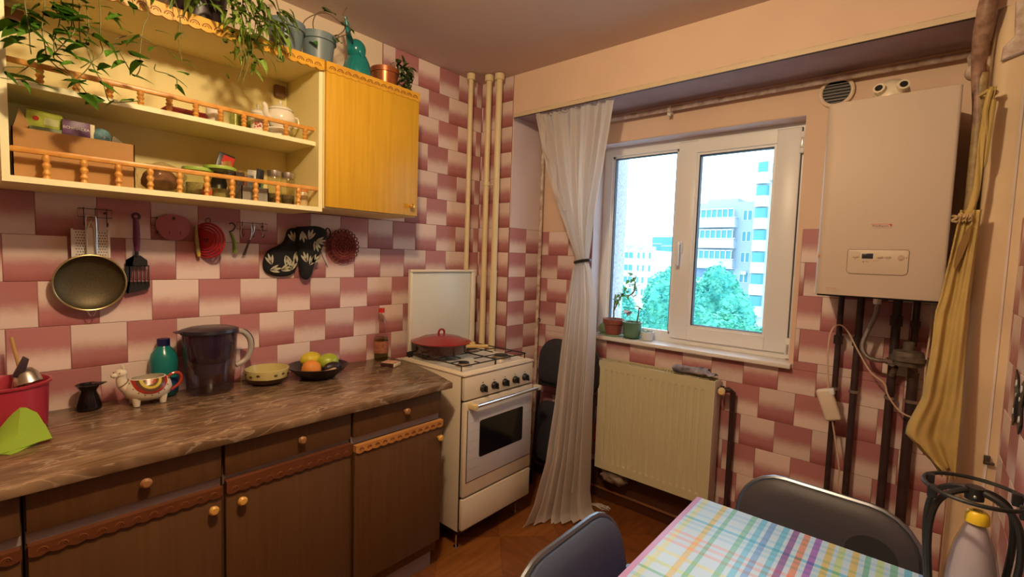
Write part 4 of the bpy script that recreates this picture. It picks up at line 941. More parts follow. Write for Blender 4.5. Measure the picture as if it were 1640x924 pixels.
# ------------------------------------------------------------------ folding chairs
M_vinyl = mat('window_tinted_vinyl', (.07, .095, .17), .45, bump=.15, scale=400)  # grey vinyl with the blue window reflection mixed into its colour
M_vinyl2 = mat('taupe_vinyl', (.055, .050, .060), .5, bump=.15, scale=400)
M_tube = mat('grey_steel_tube', (.22, .24, .28), .35, .9)
M_hole = mat('grip_recess_black', (.02, .02, .025), .8)
def rrect(w_, h_, r, n_=6, top=None):
    rt = top or r
    return arc(w_/2-rt, h_-rt, rt, 0, 90, n_)+arc(-w_/2+rt, h_-rt, rt, 90, 180, n_)+arc(-w_/2+r, r, r, 180, 270, n_)+arc(w_/2-r, r, r, 270, 360, n_)
def chair(name, lab, loc, ang, vinyl, grip=True):
    """sitter looks along local -y; backrest at local +y"""
    c = thing(name, lab, 'chair', loc)
    X = Matrix.Translation(Vector(loc)) @ Matrix.Rotation(ang, 4, 'Z')
    lean = X @ rot('X', -12, (0, .20, .50))
    w_, h_ = .44, .27; r0 = rrect(w_, h_, .05, 6, .12)
    z0 = .525
    br = part('backrest', MB().puff([(x*.97, z0+z*.97+.004) for x, z in r0], 'xz', .195, .020, -1).prism([(x*.985, z0+z*.985+.002) for x, z in r0], 'xz', .195, .208, .003).xf(lean), vinyl, c)
    part('metal_rim', MB().tube([(x, .203, z0+z) for x, z in r0], .0085, 8, True).xf(lean), M_tube, br)
    if grip: part('grip_recess', MB().prism([(.056*math.cos(a)+.115, z0+.150+.050*math.sin(a)) for a in [k*PI/12 for k in range(24)]], 'xz', .1715, .1735).xf(lean), M_hole, br)
    for s_ in (-1, 1):
        part('side_frame', MB().tube(smooth([(s_*.20, .200, z0+.12), (s_*.205, .195, .50), (s_*.21, .10, .38), (s_*.215, -.20, .012)], 5), .011, 8).xf(X), M_tube, c)
        part('rear_leg', MB().tube([(s_*.185, -.12, .43), (s_*.185, .24, .012)], .011, 8).xf(X), M_tube, c)
        for y in (-.20, .24): part('rubber_foot', MB().cyl((s_*(.215 if y < 0 else .185), y, 0), (s_*(.215 if y < 0 else .185), y, .03), .015, .013, 10).xf(X), M_blackplastic, c)
    part('crossbar', MB().tube([(-.185, .18, .08), (.185, .18, .08)], .009, 8).xf(X), M_tube, c)
    part('seat', MB().prism([(x, y-.20) for x, y in rrect(.40, .38, .07)], 'xy', .43, .445, .004).puff([(x, y-.20) for x, y in rrect(.39, .37, .07)], 'xy', .445, .03).xf(X), vinyl, c)
    return c
chair('folding_chair', 'grey padded folding chair with a steel rim, left of the table', (1.855, -.31, 0), math.radians(90), M_vinyl, False)
chair('folding_chair', 'dark taupe padded folding chair with an oval grip hole, behind the table', (1.99, .115, 0), math.radians(-3), M_vinyl2)
# folded chair leaning in the alcove
def folded():
    c = thing('folding_chair', 'folded black chair leaning upright in the alcove between stove and curtain', 'chair', (.60, 1.08, 0))
    X = rot('X', -5, (.6, 1.08, 0))
    r0 = [(x+.605, z+.66) for x, z in rrect(.42, .27, .06, 6, .12)]
    br = part('backrest', MB().puff(r0, 'xz', 1.075, .02, -1).prism(r0, 'xz', 1.075, 1.09, .003).xf(X), mat('black_vinyl', (.03, .03, .04), .5), c)
    part('metal_rim', MB().tube([(x, 1.083, z) for x, z in r0], .008, 8, True).xf(X), M_blackplastic, br)
    part('frame', MB().tube(smooth([(.41, 1.085, .66), (.405, 1.085, .60), (.42, 1.085, .645), (.60, 1.085, .648), (.78, 1.085, .645), (.80, 1.085, .58), (.805, 1.085, .1), (.805, 1.085, .012)], 3), .011, 8).tube([(.405, 1.085, .72), (.405, 1.085, .012)], .011, 8).xf(X), M_blackplastic, c)
    s0 = [(x+.605, z+.20) for x, z in rrect(.34, .36, .07)]
    part('seat', MB().prism(s0, 'xz', 1.05, 1.066, .003).puff(s0, 'xz', 1.05, .02, -1).xf(X), mat('black_vinyl', (.03, .03, .04)), c)
folded()

# ------------------------------------------------------------------ iron stand and bottle
cx, cy = 2.263, -.062
sd = thing('iron_bottle_stand', 'black wrought iron stand with a ring and crossing arches around a clear bottle', 'stand', (cx, cy, .742))
rg = .068; zr_ = 1.045
part('top_ring', MB().tube([(cx+rg*math.cos(a), cy+rg*math.sin(a), zr_) for a in [k*2*PI/40 for k in range(40)]], .0036, 8, True), M_black, sd)
def arch(ang):
    pts = []
    for r, z in ((.055, .746), (.050, .80), (.056, .87), (.063, .94), (.062, .99), (.052, 1.022), (.030, 1.040), (0, 1.046), (-.030, 1.040), (-.052, 1.022), (-.062, .99), (-.063, .94), (-.056, .87), (-.050, .80), (-.055, .746)):
        pts.append((cx+r*math.cos(ang), cy+r*math.sin(ang), z))
    return pts
for k, a in enumerate((math.radians(-24), math.radians(30))):
    part('arch', MB().tube(smooth(arch(a), 5), .0052, 8), M_black, sd)
for k in range(4):
    a = math.radians((-24, 30, 156, 210)[k]); x, y = cx+.064*math.cos(a), cy+.064*math.sin(a)
    part('ring_clip', MB().box(x-.007, x+.007, y-.007, y+.007, 1.026, 1.048, .002), M_black, sd)
part('apex_boss', MB().cyl((cx, cy, 1.030), (cx, cy, 1.052), .013, n=16), M_black, sd)
part('apex_rivet', MB().ball((cx+.0, cy-.012, 1.038), .003, 8), M_steel, sd)
part('base_ring', MB().tube([(cx+.055*math.cos(a), cy+.055*math.sin(a), .747) for a in [k*2*PI/32 for k in range(32)]], .004, 8, True), M_black, sd)
bx_, by_ = 2.270, -.055
bt = thing('plastic_bottle', 'clear plastic bottle with a yellow cap standing inside the black iron stand', 'bottle', (bx_, by_, .742))
part('bottle_body', MB().lathe([(0, .001), (.034, .001), (.038, .006), (.038, .10), (.036, .15), (.028, .20), (.018, .232), (.0135, .245), (.0135, .252)], (bx_, by_, .742), 28), glass('clear_plastic', (.80, .78, .80), .25, .15), bt)
part('bottle_contents', MB().lathe([(0, .003), (.032, .003), (.035, .008), (.035, .10), (.033, .15), (.026, .198), (.016, .230), (.012, .242), (0, .243)], (bx_, by_, .742), 28), mat('cloudy_liquid', (.56, .52, .62), .3), bt)
cp2 = part('bottle_cap', MB().lathe([(0, .246), (.0165, .246), (.0170, .250), (.0155, .262), (.012, .266), (0, .266)], (bx_, by_, .742), 28), mat('yellow_cap', (.86, .58, .03), .35), bt)
part('cap_mark', MB().tube([(bx_+.006*math.cos(a), by_+.0045*math.sin(a), 1.0085) for a in [k*2*PI/14 for k in range(12)]], .0008, 5), mat('dark_print', (.15, .08, .02), .5), cp2)
PL = [(0.387, -0.974, 2.061), (0.408, -1.052, 2.032), (0.396, -1.013, 2.053), (0.412, -0.974, 2.024), (0.414, -1.046, 2.006), (0.375, -1.048, 1.999), (0.371, -1.046, 1.981), (0.429, -1.02, 1.991), (0.388, -0.998, 1.994), (0.386, -0.973, 2.0), (0.44, -0.942, 2.016), (0.403, -0.917, 2.061), (0.429, -0.892, 2.064), (0.403, -0.905, 2.082), (0.415, -1.075, 1.961), (0.381, -1.082, 1.949), (0.414, -1.07, 1.918), (0.431, -1.049, 1.926), (0.407, -1.043, 1.911), (0.422, -1.063, 1.937), (0.417, -0.972, 1.971), (0.374, -0.94, 2.002), (0.423, -0.928, 1.985), (0.411, -0.995, 1.96), (0.391, -0.988, 1.943), (0.372, -0.884, 1.999), (0.431, -0.903, 1.957), (0.403, -1.005, 1.921), (0.42, -1.006, 1.892), (0.432, -0.991, 1.897), (0.42, -1.079, 1.865), (0.434, -1.123, 1.835), (0.398, -1.112, 1.837), (0.426, -1.018, 1.849), (0.401, -1.035, 1.877), (0.435, -0.971, 1.857), (0.432, -0.943, 1.863), (0.377, -0.913, 1.933), (0.38, -0.943, 1.918), (0.385, -0.856, 1.954), (0.438, -0.85, 1.952), (0.401, -0.877, 1.945), (0.414, -0.868, 1.909), (0.391, -0.777, 1.942), (0.406, -0.728, 1.953), (0.397, -0.759, 1.919), (0.395, -0.906, 1.829), (0.411, -0.866, 1.838), (0.411, -0.937, 1.828), (0.433, -0.982, 1.826), (0.418, -1.094, 1.828), (0.435, -1.067, 1.822), (0.43, -0.964, 1.889), (0.439, -0.853, 2.015), (0.417, -0.87, 2.026), (0.381, -0.802, 2.021), (0.43, -0.745, 2.068), (0.438, -0.817, 2.047), (0.433, -1.079, 1.993), (0.41, -1.033, 2.029), (0.42, -0.998, 2.023), (0.385, -1.064, 2.004), (0.428, -0.966, 2.064), (0.41, -0.947, 2.064), (0.39, -1.095, 2.017), (0.374, -1.077, 2.032), (0.43, -1.031, 1.967), (0.439, -1.014, 1.946), (0.376, -1.036, 1.969), (0.426, -1.057, 1.894)]
PV = [[(0.4, -1.044, 2.048), (0.4, -1.047, 2.009), (0.4, -1.051, 1.967), (0.4, -1.047, 1.935), (0.4, -1.042, 1.906), (0.4, -1.022, 1.884), (0.4, -0.996, 1.871), (0.4, -0.978, 1.834), (0.4, -0.956, 1.829)], [(0.4, -0.976, 2.076), (0.4, -0.977, 2.027), (0.4, -0.975, 1.974), (0.4, -0.964, 1.956), (0.4, -0.951, 1.932), (0.4, -0.966, 1.895), (0.4, -0.988, 1.863)], [(0.4, -0.962, 2.082), (0.4, -0.96, 2.011), (0.4, -0.964, 1.964), (0.4, -0.949, 1.908), (0.4, -0.932, 1.869), (0.4, -0.918, 1.828), (0.4, -0.891, 1.828), (0.4, -0.848, 1.845)], [(0.4, -0.989, 2.071), (0.4, -0.989, 2.018), (0.4, -0.991, 1.982), (0.4, -1.029, 1.917), (0.4, -1.019, 1.896), (0.4, -0.993, 1.872), (0.4, -0.967, 1.83)], [(0.4, -0.934, 2.072), (0.4, -0.935, 2.021), (0.4, -0.934, 1.985), (0.4, -0.931, 1.954), (0.4, -0.962, 1.914), (0.4, -0.977, 1.899)], [(0.4, -0.825, 2.101), (0.4, -0.838, 2.057), (0.4, -0.842, 2.025), (0.4, -0.849, 1.977), (0.4, -0.846, 1.94), (0.4, -0.859, 1.913), (0.4, -0.877, 1.941), (0.4, -0.901, 1.978)], [(0.4, -1.081, 2.032), (0.4, -1.075, 1.968), (0.4, -1.073, 1.926), (0.4, -1.072, 1.902)], [(0.4, -1.128, 1.827), (0.4, -1.108, 1.828), (0.4, -1.081, 1.837), (0.4, -1.059, 1.835)], [(0.4, -1.078, 1.87), (0.4, -1.098, 1.844), (0.4, -1.112, 1.836), (0.4, -1.121, 1.853), (0.4, -1.085, 1.866)], [(0.4, -1.013, 2.061), (0.4, -1.017, 2.001), (0.4, -1.028, 1.952), (0.4, -1.027, 1.918), (0.4, -1.004, 1.897)], [(0.4, -0.812, 1.958), (0.4, -0.811, 1.943), (0.4, -0.784, 1.939), (0.4, -0.76, 1.931), (0.4, -0.76, 1.902)], [(0.4, -0.744, 2.113), (0.4, -0.745, 2.056)], [(0.4, -0.903, 2.0), (0.4, -0.87, 2.025), (0.4, -0.842, 2.027), (0.4, -0.819, 2.018)], [(0.4, -1.022, 2.03), (0.4, -1.006, 2.029), (0.4, -0.993, 2.013), (0.4, -0.996, 1.991)]]
# ------------------------------------------------------------------ hooks and things hanging on the tiles
M_wire = mat('dark_wire', (.10, .07, .06), .4, .6)
hr = [(-.945, -.855, 1.540, 'leftmost wire hook rack over the grater', (0,)), (-.745, -.640, 1.525, 'wire hook rack over the pink round board', (0, 1, 2)), (-.455, -.335, 1.530, 'wire hook rack between the peeler and the oven mitts', (0, 1, 2)), (-.165, -.045, 1.520, 'rightmost wire hook rack left of the crocheted trivet', (0, 1, 2))]
for y0, y1, z, lab, hooks in hr:
    t = thing('hook_rack', lab, 'hook rack', (.01, (y0+y1)/2, z-.05))
    part('rack_frame', MB().tube([(.010, y0, z), (.010, y1, z), (.010, y1, z-.028), (.010, y0, z-.028)], .0012, 5, True), M_wire, t)
    for k in range(3):
        y = y0+(y1-y0)*(k+.5)/3
        part('hook', MB().tube(smooth([(.011, y, z+.004), (.012, y, z-.045), (.016, y, z-.058), (.026, y, z-.056), (.030, y, z-.046)], 3), .0014, 5), M_wire, t)
    part('nail', MB().cyl((.0066, y1-.02, z-.012), (.014, y1-.02, z-.012), .004, n=8), M_darkpipe, t)

def blank(c): return MB()
# grater
gx = .030
t = thing('grater', 'flat steel grater with rows of holes hanging above the sieve', 'grater', (gx, -.915, 1.36))
b = MB().prism([(-.962, 1.375), (-.870, 1.375), (-.870, 1.466), (-.962, 1.466)], 'yz', gx, gx+.001)
g = part('grater_plate', b.box(gx-.003, gx+.006, -.966, -.960, 1.375, 1.470).box(gx-.003, gx+.006, -.872, -.866, 1.375, 1.470), mat('bright_grater_steel', (.74, .68, .64), .45, .25), t)
hb = MB()
for i in range(12):
    for j in range(9): y = -.953+i*.0067+(j % 2)*.0033; z = 1.384+j*.0094; hb.cyl((gx+.0009, y, z), (gx+.0016, y, z), .0019, n=6)
part('grater_holes', hb, M_black, g, kind='stuff')
part('grater_handle', MB().tube(smooth([(gx+.004, -.928, 1.37), (gx+.004, -.928, 1.50), (gx+.004, -.922, 1.513), (gx+.004, -.908, 1.513), (gx+.004, -.902, 1.50), (gx+.004, -.902, 1.37)], 4), .0024, 6), M_steel, t)
part('grater_centre', MB().box(gx+.001, gx+.003, -.926, -.904, 1.375, 1.485), mat('pale_steel', (.66, .60, .52), .4, .6), t)
part('grater_tag', MB().box(gx+.003, gx+.0045, -.925, -.905, 1.475, 1.497), mat('salmon_tag', (.75, .38, .26), .5), t)
# sieve
t = thing('sieve', 'large round fine-mesh sieve hanging on the tiles by its rim', 'sieve', (.06, -.922, 1.20))
sc = (.055, -.922, 1.290); R0 = .094
tiltS = rot('Y', 6, sc)
part('mesh_bowl', MB().lathe([(R0*math.cos(a*PI/2/10), R0*.45*math.sin(a*PI/2/10)) for a in range(11)], (0, 0, 0), 40, xf=Matrix.Translation(Vector(sc)) @ Matrix.Rotation(PI/2, 4, 'Y') @ Matrix.Rotation(PI, 4, 'X')).xf(tiltS), mat('woven_wire_mesh', (.13, .105, .06), .5, .6, var=.3, scale=300), t, sharp=3)
part('sieve_rim', MB().tube([(sc[0], sc[1]+R0*math.cos(a), sc[2]+R0*math.sin(a)) for a in [k*2*PI/48 for k in range(48)]], .0032, 8, True).xf(tiltS), mat('brassy_steel', (.50, .40, .20), .3, .8), t)
part('rim_support', MB().tube([(sc[0], sc[1]-.010, sc[2]-R0-.002), (sc[0]+.004, sc[1]-.003, sc[2]-R0-.018), (sc[0]+.004, sc[1]+.006, sc[2]-R0-.018), (sc[0], sc[1]+.014, sc[2]-R0-.002)], .0016, 6).xf(tiltS), M_steel, t)
part('sieve_handle', MB().tube([(sc[0]-.006, -.930, sc[2]+R0), (sc[0]-.014, -.926, 1.47), (sc[0]-.02, -.915, 1.50)], .0022, 6).tube([(sc[0]-.006, -.905, sc[2]+R0), (sc[0]-.014, -.908, 1.47), (sc[0]-.02, -.915, 1.50)], .0022, 6), M_steel, t)
# spatula
t = thing('spatula', 'black slotted spatula with a purple handle hanging next to the sieve', 'spatula', (.03, -.79, 1.25))
yc = -.792
o = part('spatula_blade', MB().prism([(yc-.008, 1.385), (yc-.032, 1.368), (yc-.035, 1.262), (yc-.030, 1.250), (yc-.026, 1.250)], 'yz', .028, .031)
     .prism([(yc-.008, 1.385), (yc-.032, 1.368), (yc-.033, 1.345), (yc+.031, 1.345), (yc+.030, 1.368), (yc+.010, 1.385)], 'yz', .028, .031)
     .prism([(yc-.035, 1.29), (yc-.036, 1.256), (yc-.030, 1.248), (yc+.030, 1.262), (yc+.036, 1.272), (yc+.036, 1.29)], 'yz', .028, .031), M_blackplastic, t)
for k in range(7):
    y = yc-.0335+k*.0112; part('spatula_rib', MB().box(.028, .031, y-.0017, y+.0017, 1.28, 1.35), M_blackplastic, o)
part('spatula_neck', MB().cyl((.030, yc, 1.38), (.030, yc, 1.41), .006, n=10), M_blackplastic, t)
hd = part('spatula_handle', MB().tube([(.03, yc, 1.40), (.03, yc, 1.44), (.03, yc, 1.49), (.03, yc-.001, 1.515)], [.008, .0105, .0095, .0085], 12), mat('purple_handle', (.16, .02, .09), .4), t)
part('hanging_ring', MB().tube([(.03, yc+.010*math.cos(a), 1.524+.010*math.sin(a)) for a in [k*PI/8 for k in range(16)]], .0045, 8, True), mat('dark_purple', (.06, .012, .04), .4), hd)
# pink round board
t = thing('pink_board', 'thin pink round silicone mat with a small hole hanging on the rack', 'mat', (.02, -.677, 1.42))
part('disc', MB().prism([(-.677+.057*math.cos(a), 1.496+.050*math.sin(a)+.004*math.cos(a*2)) for a in [k*2*PI/30 for k in range(30)]], 'yz', .018, .021, .0008), mat('dusty_pink_silicone', (.42, .13, .15), .6), t)
part('hang_hole', MB().cyl((.0212, -.677, 1.526), (.0218, -.677, 1.526), .006, n=12), M_darkpipe, t)
# hidden utensil, green/yellow
t = thing('wooden_utensil', 'narrow green and yellow handled utensil hanging left of the red trivet', 'utensil', (.03, -.603, 1.36))
part('handle', MB().tube([(.03, -.607, 1.505), (.03, -.605, 1.45), (.03, -.600, 1.40)], [.004, .007, .007], 10), mat('pale_olive_handle', (.36, .32, .12), .5), t)
part('tip', MB().tube([(.03, -.600, 1.402), (.03, -.598, 1.385)], [.0072, .006], 10), mat('yellow_tip', (.62, .42, .06), .5), t)
# red collapsible colander/ trivet
t = thing('red_silicone_bowl', 'red collapsed silicone bowl with concentric rings and a dark heart, hanging', 'bowl', (.03, -.567, 1.385))
c_ = (.030, -.566, 1.449)
for k, (r, h_) in enumerate(((.070, 0), (.060, .006), (.050, .010), (.040, .013))):
    part('ring' if k else 'rim', MB().lathe([(r-.007, h_), (r, h_), (r+.001, h_+.004), (r-.002, h_+.008), (r-.007, h_+.007)], (0, 0, 0), 36, xf=Matrix.Translation(Vector(c_)) @ rot('Z', -52) @ Matrix.Rotation(PI/2, 4, 'Y')), mat('red_silicone', (.46, .02, .035), .45), t)
part('centre', MB().lathe([(0, .004), (.036, .004), (.036, .014), (0, .015)], (0, 0, 0), 36, xf=Matrix.Translation(Vector(c_)) @ rot('Z', -52) @ Matrix.Rotation(PI/2, 4, 'Y')), mat('red_silicone', (.46, .02, .035)), t)
hz = [(.011*(16*math.sin(a)**3)/16, .011*(13*math.cos(a)-5*math.cos(2*a)-2*math.cos(3*a)-math.cos(4*a))/16) for a in [k*2*PI/24 for k in range(24)]]
part('heart_mark', MB().prism(hz, 'yz', .0155, .0165).xf(Matrix.Translation(Vector((c_[0], c_[1]+.002, c_[2]))) @ rot('Z', -52)), mat('dark_heart', (.12, .01, .02), .5), t)
part('loop', MB().tube([(.03, c_[1]+.008*math.cos(a), c_[2]+.078+.009*math.sin(a)) for a in [k*PI/6 for k in range(12)]], .002, 6, True), M_wire, t)
# green peeler
t = thing('peeler', 'peeler with a bright green handle and dark hook shaped head', 'peeler', (.03, -0.478, 1.39))
part('handle', MB().tube(smooth([(.03, -0.488, 1.487), (.03, -0.480, 1.470), (.03, -0.472, 1.44), (.03, -0.470, 1.402)], 4), [.003, .004, .0055, .006, .006, .0065, .0065, .007, .0075, .008, .0085, .0085, .008], 10), mat('lime_handle', (.24, .36, .05), .4), t)
part('blade_head', MB().tube(smooth([(.03, -0.491, 1.487), (.028, -0.476, 1.495), (.028, -0.468, 1.512), (.028, -0.478, 1.524), (.028, -0.490, 1.520)], 4), .003, 6), M_wire, t)
# scissors
t = thing('scissors', 'small steel scissors with thin loop handles hanging open', 'scissors', (.025, -.415, 1.39))
part('blade', MB().prism([(-.412, 1.465), (-.404, 1.470), (-.428, 1.395), (-.441, 1.392)], 'yz', .0225, .0245).prism([(-.418, 1.455), (-.408, 1.458), (-.428, 1.40), (-.436, 1.40)], 'yz', .0248, .0262), M_wire, t)
part('handle_loop', MB().tube(smooth([(.025, -.412, 1.46), (.025, -.395, 1.495), (.025, -.392, 1.52), (.025, -.375, 1.515), (.025, -.36, 1.49), (.025, -.362, 1.475)], 4), .0019, 6), M_steel, t)
part('handle_loop', MB().tube(smooth([(.024, -.410, 1.46), (.024, -.402, 1.50), (.024, -.412, 1.523), (.024, -.435, 1.518), (.024, -.446, 1.49), (.024, -.442, 1.47)], 4), .0019, 6), M_steel, t)
# oven mitts
M_mitt = mat('black_printed_cotton', (.012, .012, .014), .9, bump=.4, scale=60)
M_lp = mat('pale_leaf_print', (.50, .47, .34), .9)
def leafprint(mb, y, z, ln, wd, ang, x):
    c, s_ = math.cos(ang), math.sin(ang); pts = []
    for t_ in range(7): u = t_/6; pts.append((u*ln, wd*math.sin(PI*u)**.8))
    for t_ in range(5, 0, -1): u = t_/6; pts.append((u*ln, -wd*math.sin(PI*u)**.8))
    mb.prism([(y+a*c-b_*s_, z+a*s_+b_*c) for a, b_ in pts], 'yz', x, x+.0006)
def sprig(mb, y, z, ang, x, k=.052):
    for d, l in ((0, 1), (.55, .85), (-.55, .85)): leafprint(mb, y, z, k*l, k*.105, ang+d*.7, x)
def MY(y): return -.085+(y+.156)*1.28
def MZ(z): return 1.535+(z-1.512)*1.22
t = thing('oven_mitt', 'wide black oven mitt with a pale leaf print, thumb at lower left', 'oven mitt', (.03, -.28, 1.31))
ol = [(-.250, 1.502), (-.283, 1.494), (-.296, 1.455), (-.315, 1.435), (-.352, 1.412), (-.367, 1.375), (-.362, 1.342), (-.335, 1.325), (-.300, 1.322), (-.272, 1.330), (-.258, 1.352), (-.235, 1.42), (-.215, 1.49)]
part('mitt_body', MB().puff([tuple(v)[:2] for v in smooth([(a, b_, 0) for a, b_ in [(MY(a), MZ(b_)) for a, b_ in ol+ol[:1]]], 3)[:-1]], 'yz', .012, .026), M_mitt, t)
b = MB()
for y, z, a in ((-.345, 1.365, 1.9), (-.315, 1.345, .4), (-.300, 1.40, -1.2), (-.280, 1.345, 1.3), (-.270, 1.45, 1.9), (-.262, 1.415, -1.5), (-.352, 1.345, .2)): sprig(b, MY(y), MZ(z), a, .0375)
part('leaf_print', b, M_lp, t, kind='stuff')
t = thing('oven_mitt', 'narrow black oven mitt with leaf print hanging in front by a cord loop', 'oven mitt', (.05, -.2, 1.30))
ol = [(-.262, 1.505), (-.235, 1.508), (-.190, 1.512), (-.156, 1.498), (-.162, 1.455), (-.185, 1.40), (-.203, 1.36), (-.212, 1.325), (-.226, 1.310), (-.243, 1.318), (-.250, 1.345), (-.258, 1.40), (-.262, 1.45)]
part('mitt_body', MB().puff([tuple(v)[:2] for v in smooth([(a, b_, 0) for a, b_ in [(MY(a), MZ(b_)) for a, b_ in ol+ol[:1]]], 3)[:-1]], 'yz', .035, .024), M_mitt, t)
part('mitt_loop', MB().tube([(.045, MY(-.150)+.014*math.cos(a), 1.505+.024*math.sin(a)) for a in [k*PI/9 for k in range(18)]], .003, 6, True), M_mitt, t)
b = MB()
for y, z, a in ((-.225, 1.46, 1.2), (-.200, 1.455, .1), (-.205, 1.455, -1.2), (-.232, 1.375, 1.9), (-.222, 1.365, 1.1), (-.215, 1.375, .7), (-.25, 1.49, -1.4)): sprig(b, MY(y), MZ(z), a, .059, .052)
part('leaf_print', b, M_lp, t, kind='stuff')
# white thin knife/tongs behind the mitts
single('ceramic_knife', MB().prism([(-.128+.025, 1.455), (-.118+.025, 1.452), (-.085+.025, 1.368), (-.083+.025, 1.345), (-.092+.025, 1.36), (-.112+.025, 1.40)], 'yz', .016, .018), mat('white_blade', (.60, .50, .48), .3), 'thin white blade hanging between oven mitts and crocheted trivet', 'knife', (.017, -.105, 1.345))
# crocheted trivet
t = thing('crochet_trivet', 'round dark red crocheted trivet with a scalloped edge, hanging far right', 'trivet', (.03, -.015, 1.38))
cr = mat('dark_red_yarn', (.26, .045, .04), .85, var=.5, scale=90, bump=.8)
cy_, cz_ = .017, 1.448
for k, r in enumerate((.009, .022, .036, .050, .062)):
    part('crochet_ring', MB().tube([(.022+.002*math.sin(a*18), cy_+r*math.cos(a), cz_+r*math.sin(a)) for a in [j*2*PI/48 for j in range(48)]], .0074, 7, True), cr, t)
for k in range(24):
    a = k*2*PI/24; part('scallop', MB().tube([(.022, cy_+.076*math.cos(a)+.008*math.cos(b_), cz_+.076*math.sin(a)+.008*math.sin(b_)) for b_ in [j*2*PI/9 for j in range(9)]], .0026, 6, True), cr, t)

# ------------------------------------------------------------------ things on the lower shelf
zl = UB+.0172
def openbox(x0, x1, y0, y1, z0, z1, w_=.003):
    return MB().box(x0, x1, y0, y1, z0, z0+w_).box(x0, x0+w_, y0, y1, z0, z1).box(x1-w_, x1, y0, y1, z0, z1).box(x0, x1, y0, y0+w_, z0, z1).box(x0, x1, y1-w_, y1, z0, z1)
M_card = mat('brown_cardboard', (.46, .24, .08), .85, var=.08, scale=8)
t = thing('cardboard_box', 'long open cardboard box full of packets on the lower shelf, far left', 'box', (.18, -.965, zl))
part('box_walls', openbox(.06, .250, -1.105, -.835, zl, 1.738), M_card, t)
part('raised_flap', MB().prism([(-1.100, 1.738), (-1.058, 1.738), (-1.085, 1.800)], 'yz', .20, .204), M_card, t)
t = thing('tea_box', 'lime green tea carton with a red emblem lying on the cardboard box contents', 'tea box', (.20, -1.04, 1.74))
tc_ = rot('X', -4, (.2, -1.04, 1.78)) @ rot('Y', 20, (.2, -1.04, 1.78))
part('carton', MB().box(.14, .20, -1.072, -.995, 1.745, 1.795, .001).xf(tc_), mat('lime_carton', (.50, .56, .08), .4), t)
part('emblem', MB().cyl((.2, -1.052, 1.778), (.2008, -1.052, 1.778), .007, n=16).xf(tc_), mat('red_emblem', (.6, .06, .03), .4), t)
part('pale_patch', MB().box(.2, .2006, -1.035, -1.003, 1.765, 1.785).xf(tc_), mat('pale_green_patch', (.68, .70, .35), .4), t)
single('tea_box', MB().box(.13, .225, -1.068, -1.0, 1.700, 1.752, .001), mat('green_carton', (.20, .26, .10), .5), 'dull green carton below the lime tea carton in the cardboard box', 'tea box', (.18, -1.03, 1.70))
t = thing('echinacea_box', 'purple ECHINACEA tea carton standing in the cardboard box', 'tea box', (.2, -.965, 1.72))
part('carton', MB().box(.155, .215, -.998, -.936, 1.715, 1.787, .001), mat('purple_carton', (.10, .02, .10), .4), t)
part('carton_side', MB().box(.15, .2145, -.9358, -.925, 1.716, 1.785, .001), mat('pale_carton', (.62, .55, .34), .5), t)
text('carton_lettering', 'ECHINACEA', .0108, mat('white_print', (.78, .68, .62), .5), [o for o in COL.objects if o.name.startswith('carton') and o.parent == t][0], (.2155, -.967, 1.765), 'x+')
single('blue_bag', blob((.20, -.908, 1.745), (.025, .024, .034), 3, .3), mat('clear_blue_plastic', (.16, .32, .36), .25, var=.5, scale=40), 'tied pale blue plastic bag in the cardboard box', 'bag', (.2, -.908, 1.71), sharp=3)
t = thing('snack_packet', 'small dark and green foil packet leaning at the right end of the cardboard box', 'packet', (.2, -.865, 1.72))
part('packet', MB().prism([(-.885, 1.735), (-.878, 1.765), (-.860, 1.752), (-.842, 1.736), (-.846, 1.728)], 'yz', .185, .196), mat('dark_foil', (.14, .11, .05), .3), t)
part('packet_stripe', MB().prism([(-.878, 1.737), (-.850, 1.729), (-.846, 1.732), (-.876, 1.742)], 'yz', .1962, .197), M_pvc, t)
# bread bag
t = thing('bread_bag', 'crumpled clear bag holding brown bread on the lower shelf', 'bag', (.17, -.75, zl))
part('bread', blob((.17, -.752, zl+.045), (.055, .052, .038), 6, .12), mat('brown_bread', (.26, .12, .045), .8, var=.4, scale=40), t, sharp=3)
part('plastic_film', blob((.17, -.755, zl+.053), (.075, .074, .050), 8, .22, 4), glass('film_plastic', (.82, .72, .60), .3, .25), t, sharp=3)
# containers with lime lids
def canister(x, y, r, h_, lab, fill):
    t = thing('storage_canister', lab, 'container', (x, y, zl))
    part('canister_body', MB().lathe([(0, .001), (r*.9, .001), (r*.93, .004), (r, h_)], (x, y, zl), 28), glass('frosted_plastic', (.70, .68, .42), .2, .3), t)
    part('lid', MB().lathe([(0, h_), (r+.006, h_), (r+.007, h_+.004), (r+.006, h_+.011), (r*.8, h_+.012), (r*.78, h_+.010), (0, h_+.010)], (x, y, zl), 28), mat('lime_lid', (.34, .52, .08), .4), t)
    part('contents', MB().lathe([(0, .004), (r*.85, .004), (r*.88, h_*fill), (0, h_*fill+.004)], (x, y, zl), 24), mat('pale_grain', (.42, .36, .16), .9, var=.4, scale=120), t)
canister(.165, -.638, .042, .095, 'smaller container with a lime green lid, behind left of its twin', .55)
canister(.185, -.572, .046, .108, 'larger container with a lime green lid in the middle of the lower shelf', .35)
t = thing('spice_jar', 'tiny jar with red label between the two lime lidded containers', 'jar', (.245, -.632, zl))
part('jar_body', MB().lathe([(0, 0), (.014, 0), (.015, .003), (.015, .030), (.011, .036), (0, .036)], (.245, -.632, zl), 16), mat('amber_jar', (.35, .16, .06), .3), t)
part('jar_lid', MB().cyl((.245, -.632, zl+.036), (.245, -.632, zl+.044), .012), M_steel, t)
